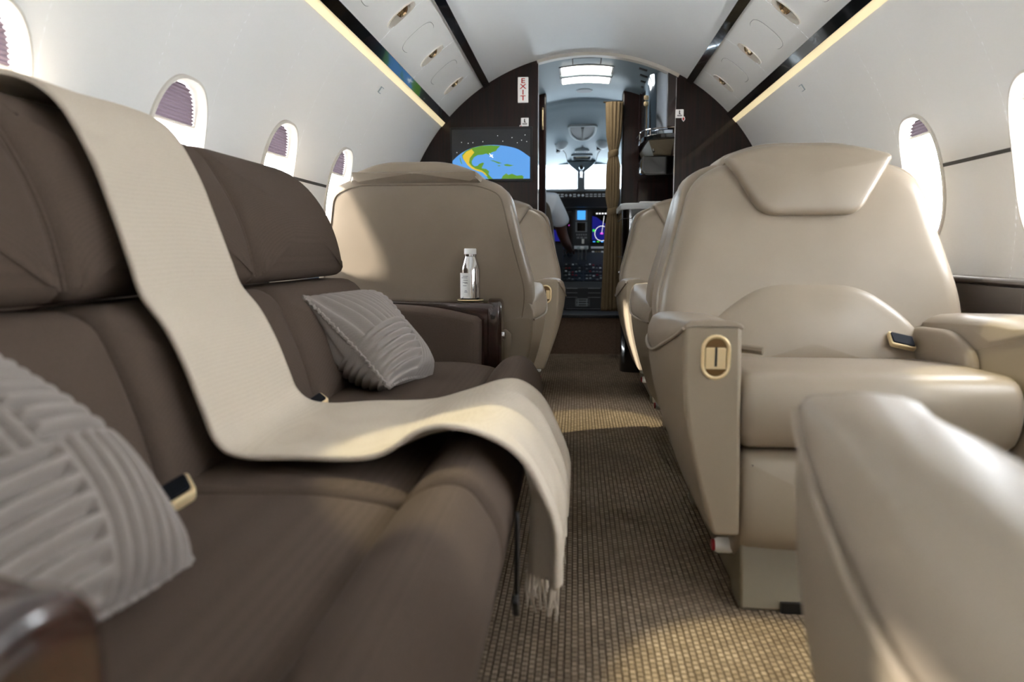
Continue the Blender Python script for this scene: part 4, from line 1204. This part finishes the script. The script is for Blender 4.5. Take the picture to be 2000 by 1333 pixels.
for x in (-0.03, 0.0, 0.03):
    lv = obj('lever', tube([pdt(x, 0.72, 0.0), pdt(x, 0.70, 0.10)], 0.006, 6), 'grey', t)
    obj('lever_knob', tube([pdt(x - 0.012, 0.70, 0.105), pdt(x + 0.012, 0.70, 0.105)], 0.014, 8), 'white' if x == 0 else 'lightgrey', lv)
for x in (-0.145, -0.115, -0.085):
    obj('throttle', tube([pdt(x, 0.84, 0.0), pdt(x - 0.004, 0.80, 0.075), pdt(x + 0.010, 0.79, 0.080)], 0.009, 8), 'chrome', t)

# pilot and co-pilot seats
def pilot_seat(x, label):
    t = thing('pilot_seat', label, 'seat', (x, 5.55, 0.283), 'cockpit seats')
    bk = rpoly([(-0.20, 0.66, 0.03), (0.20, 0.66, 0.03), (0.205, 0.90, 0.05), (0.17, 1.12, 0.08), (-0.17, 1.12, 0.08), (-0.205, 0.90, 0.05)], 0.04)
    obj('backrest', slab(bk, 0, 0.09, 0.03, 0.03, lambda u, v, w: Vector((x + u, 5.46 + w - 0.12 * (v - 0.66), v)), d0=0.01), 'pilotseat', t)
    cs = rpoly([(-0.21, 5.50), (0.21, 5.50), (0.20, 5.95), (-0.20, 5.95)], 0.05)
    obj('cushion', slab(cs, 0.58, 0.68, 0.02, 0.03, lambda u, v, w: Vector((x + u, v, w)), d1=0.01), 'pilotseat', t)
    obj('headrest', slab(rpoly([(-0.12, 1.14), (0.12, 1.14), (0.11, 1.28), (-0.11, 1.28)], 0.04), 0, 0.06, 0.02, 0.02, lambda u, v, w: Vector((x + u, 5.41 + w, v))), 'pilotseat', t)
    obj('seat_base', box(x - 0.16, x + 0.16, 5.55, 5.90, 0.283, 0.585), 'darkgrey', t, bev=0.02)
    obj('harness', tube([(x + 0.19, 5.47, 0.95), (x + 0.215, 5.45, 0.72), (x + 0.20, 5.47, 0.52), (x + 0.19, 5.52, 0.40)], 0.012, 6), 'grey', t)
pilot_seat(-0.425, 'dark olive pilot seat holding the person in a white shirt')
pilot_seat(0.455, 'dark olive empty pilot seat behind the tan curtain')

# pilot: one skinned body, shirt and hair as children
def skin(name, pts, edges, mat, parent, sub=2):
    me = bpy.data.meshes.new(name)
    off = wl(parent)
    me.from_pydata([tuple(Vector(p[:3]) - off) for p in pts], edges, [])
    o = bpy.data.objects.new(name, me)
    COL.objects.link(o)
    o.parent = parent
    me.materials.append(MT[mat])
    m = o.modifiers.new('skin', 'SKIN')
    m.use_smooth_shade = True
    sv = me.skin_vertices[0].data
    for i, p in enumerate(pts):
        sv[i].radius = (p[3], p[4] if len(p) > 4 else p[3])
    sv[0].use_root = True
    s = o.modifiers.new('sub', 'SUBSURF')
    s.levels = sub; s.render_levels = sub
    return o
px = -0.415
pt = thing('person', 'person in a white short sleeved shirt in the pilot seat, hand on the throttles', 'person', (px, 5.66, 0.69))
P = [(px, 5.66, 0.74, .15, .11), (px, 5.64, 0.92, .14, .10), (px, 5.63, 1.08, .15, .10), (px, 5.63, 1.17, .09, .08), (px, 5.64, 1.24, .052), (px, 5.665, 1.31, .075, .085), (px, 5.675, 1.40, .078, .095), (px, 5.67, 1.46, .05, .06),
     (px + .19, 5.64, 1.11, .060), (px + .235, 5.69, 0.97, .052), (px + .255, 5.75, 0.87, .045), (px + .285, 5.87, 0.800, .040), (px + .312, 5.97, 0.752, .028), (px + .325, 6.02, 0.742, .030, .016),
     (px - .19, 5.64, 1.11, .060), (px - .24, 5.70, 0.92, .048), (px - .20, 5.86, 0.84, .038), (px - .12, 5.96, 0.83, .028),
     (px + .10, 5.72, 0.73, .085), (px + .12, 6.02, 0.71, .065), (px + .12, 6.06, 0.50, .05), (px + .12, 6.06, 0.33, .04), (px + .12, 6.14, 0.32, .035),
     (px - .10, 5.72, 0.73, .085), (px - .12, 6.02, 0.71, .065), (px - .12, 6.06, 0.50, .05), (px - .12, 6.06, 0.33, .04), (px - .12, 6.14, 0.32, .035)]
Eg = [(0, 1), (1, 2), (2, 3), (3, 4), (4, 5), (5, 6), (6, 7), (2, 8), (8, 9), (9, 10), (10, 11), (11, 12), (12, 13), (2, 14), (14, 15), (15, 16), (16, 17), (0, 18), (18, 19), (19, 20), (20, 21), (21, 22), (0, 23), (23, 24), (24, 25), (25, 26), (26, 27)]
hb_ = (px + .325, 6.02, 0.742)
for k, (dx, dy, ln) in enumerate(((-.022, .012, .9), (-.008, .018, 1.0), (.006, .018, 1.0), (.020, .012, .85))):
    n0 = len(P)
    P += [(hb_[0] + dx, hb_[1] + dy + .016, hb_[2] + .004, .0085), (hb_[0] + dx * 1.15, hb_[1] + dy + .040 * ln, hb_[2] - .008, .008), (hb_[0] + dx * 1.1, hb_[1] + dy + .048 * ln, hb_[2] - .032, .007)]
    Eg += [(13, n0), (n0, n0 + 1), (n0 + 1, n0 + 2)]
n0 = len(P)
P += [(hb_[0] - .034, hb_[1] - .002, hb_[2] - .008, .010), (hb_[0] - .040, hb_[1] + .018, hb_[2] - .026, .008)]
Eg += [(13, n0), (n0, n0 + 1)]
bd = skin('body', P, Eg, 'skin', pt)
SP = [(px, 5.66, 0.72, .17, .125), (px, 5.64, 0.92, .162, .118), (px, 5.63, 1.08, .165, .115), (px, 5.635, 1.18, .075, .075),
      (px + .180, 5.64, 1.11, .090), (px + .240, 5.69, 0.985, .074), (px + .252, 5.715, 0.935, .076), (px - .195, 5.64, 1.11, .076), (px - .24, 5.69, 0.96, .068)]
skin('shirt', SP, [(0, 1), (1, 2), (2, 3), (2, 4), (4, 5), (5, 6), (2, 7), (7, 8)], 'shirt', pt)
obj('hair', slab(obround(px, 5.672, 0.086, 0.103, 24), 1.40, 1.495, 0.0, 0.07, lambda u, v, w: Vector((u, v, w)), n=0, d1=0.004), 'hair', pt)
for s in (-1, 1):
    obj('ear', slab(obround(0, 0, 0.014, 0.026, 14), 0, 0.012, 0.003, 0.004, lambda u, v, w, s=s: Vector((px + s * (0.076 + w), 5.67 + u, 1.375 + v)), n=0), 'skin', bd)
obj('nose', loft([[Vector((px + a * k, 5.752 + 0.014 * (1 - k) + 0.016 * k, z)) for a in (-0.012, 0.0, 0.012)] for k, z in ((0.5, 1.395), (0.8, 1.37), (1.2, 1.35))], True), 'skin', bd)
for s in (-1, 1):
    obj('eye', lathe([(0.0005, -0.006), (0.009, 0.0), (0.0005, 0.006)], 10, fn=lambda a, b, w, s=s: Vector((px + s * 0.03 + a, 5.752 + w, 1.395 + b * 0.6))), 'white', bd)
obj('mouth', box(px - 0.022, px + 0.022, 5.748, 5.756, 1.322, 1.328), 'redbtn', bd)
# cockpit side yoke/harness dark reel beside the seat
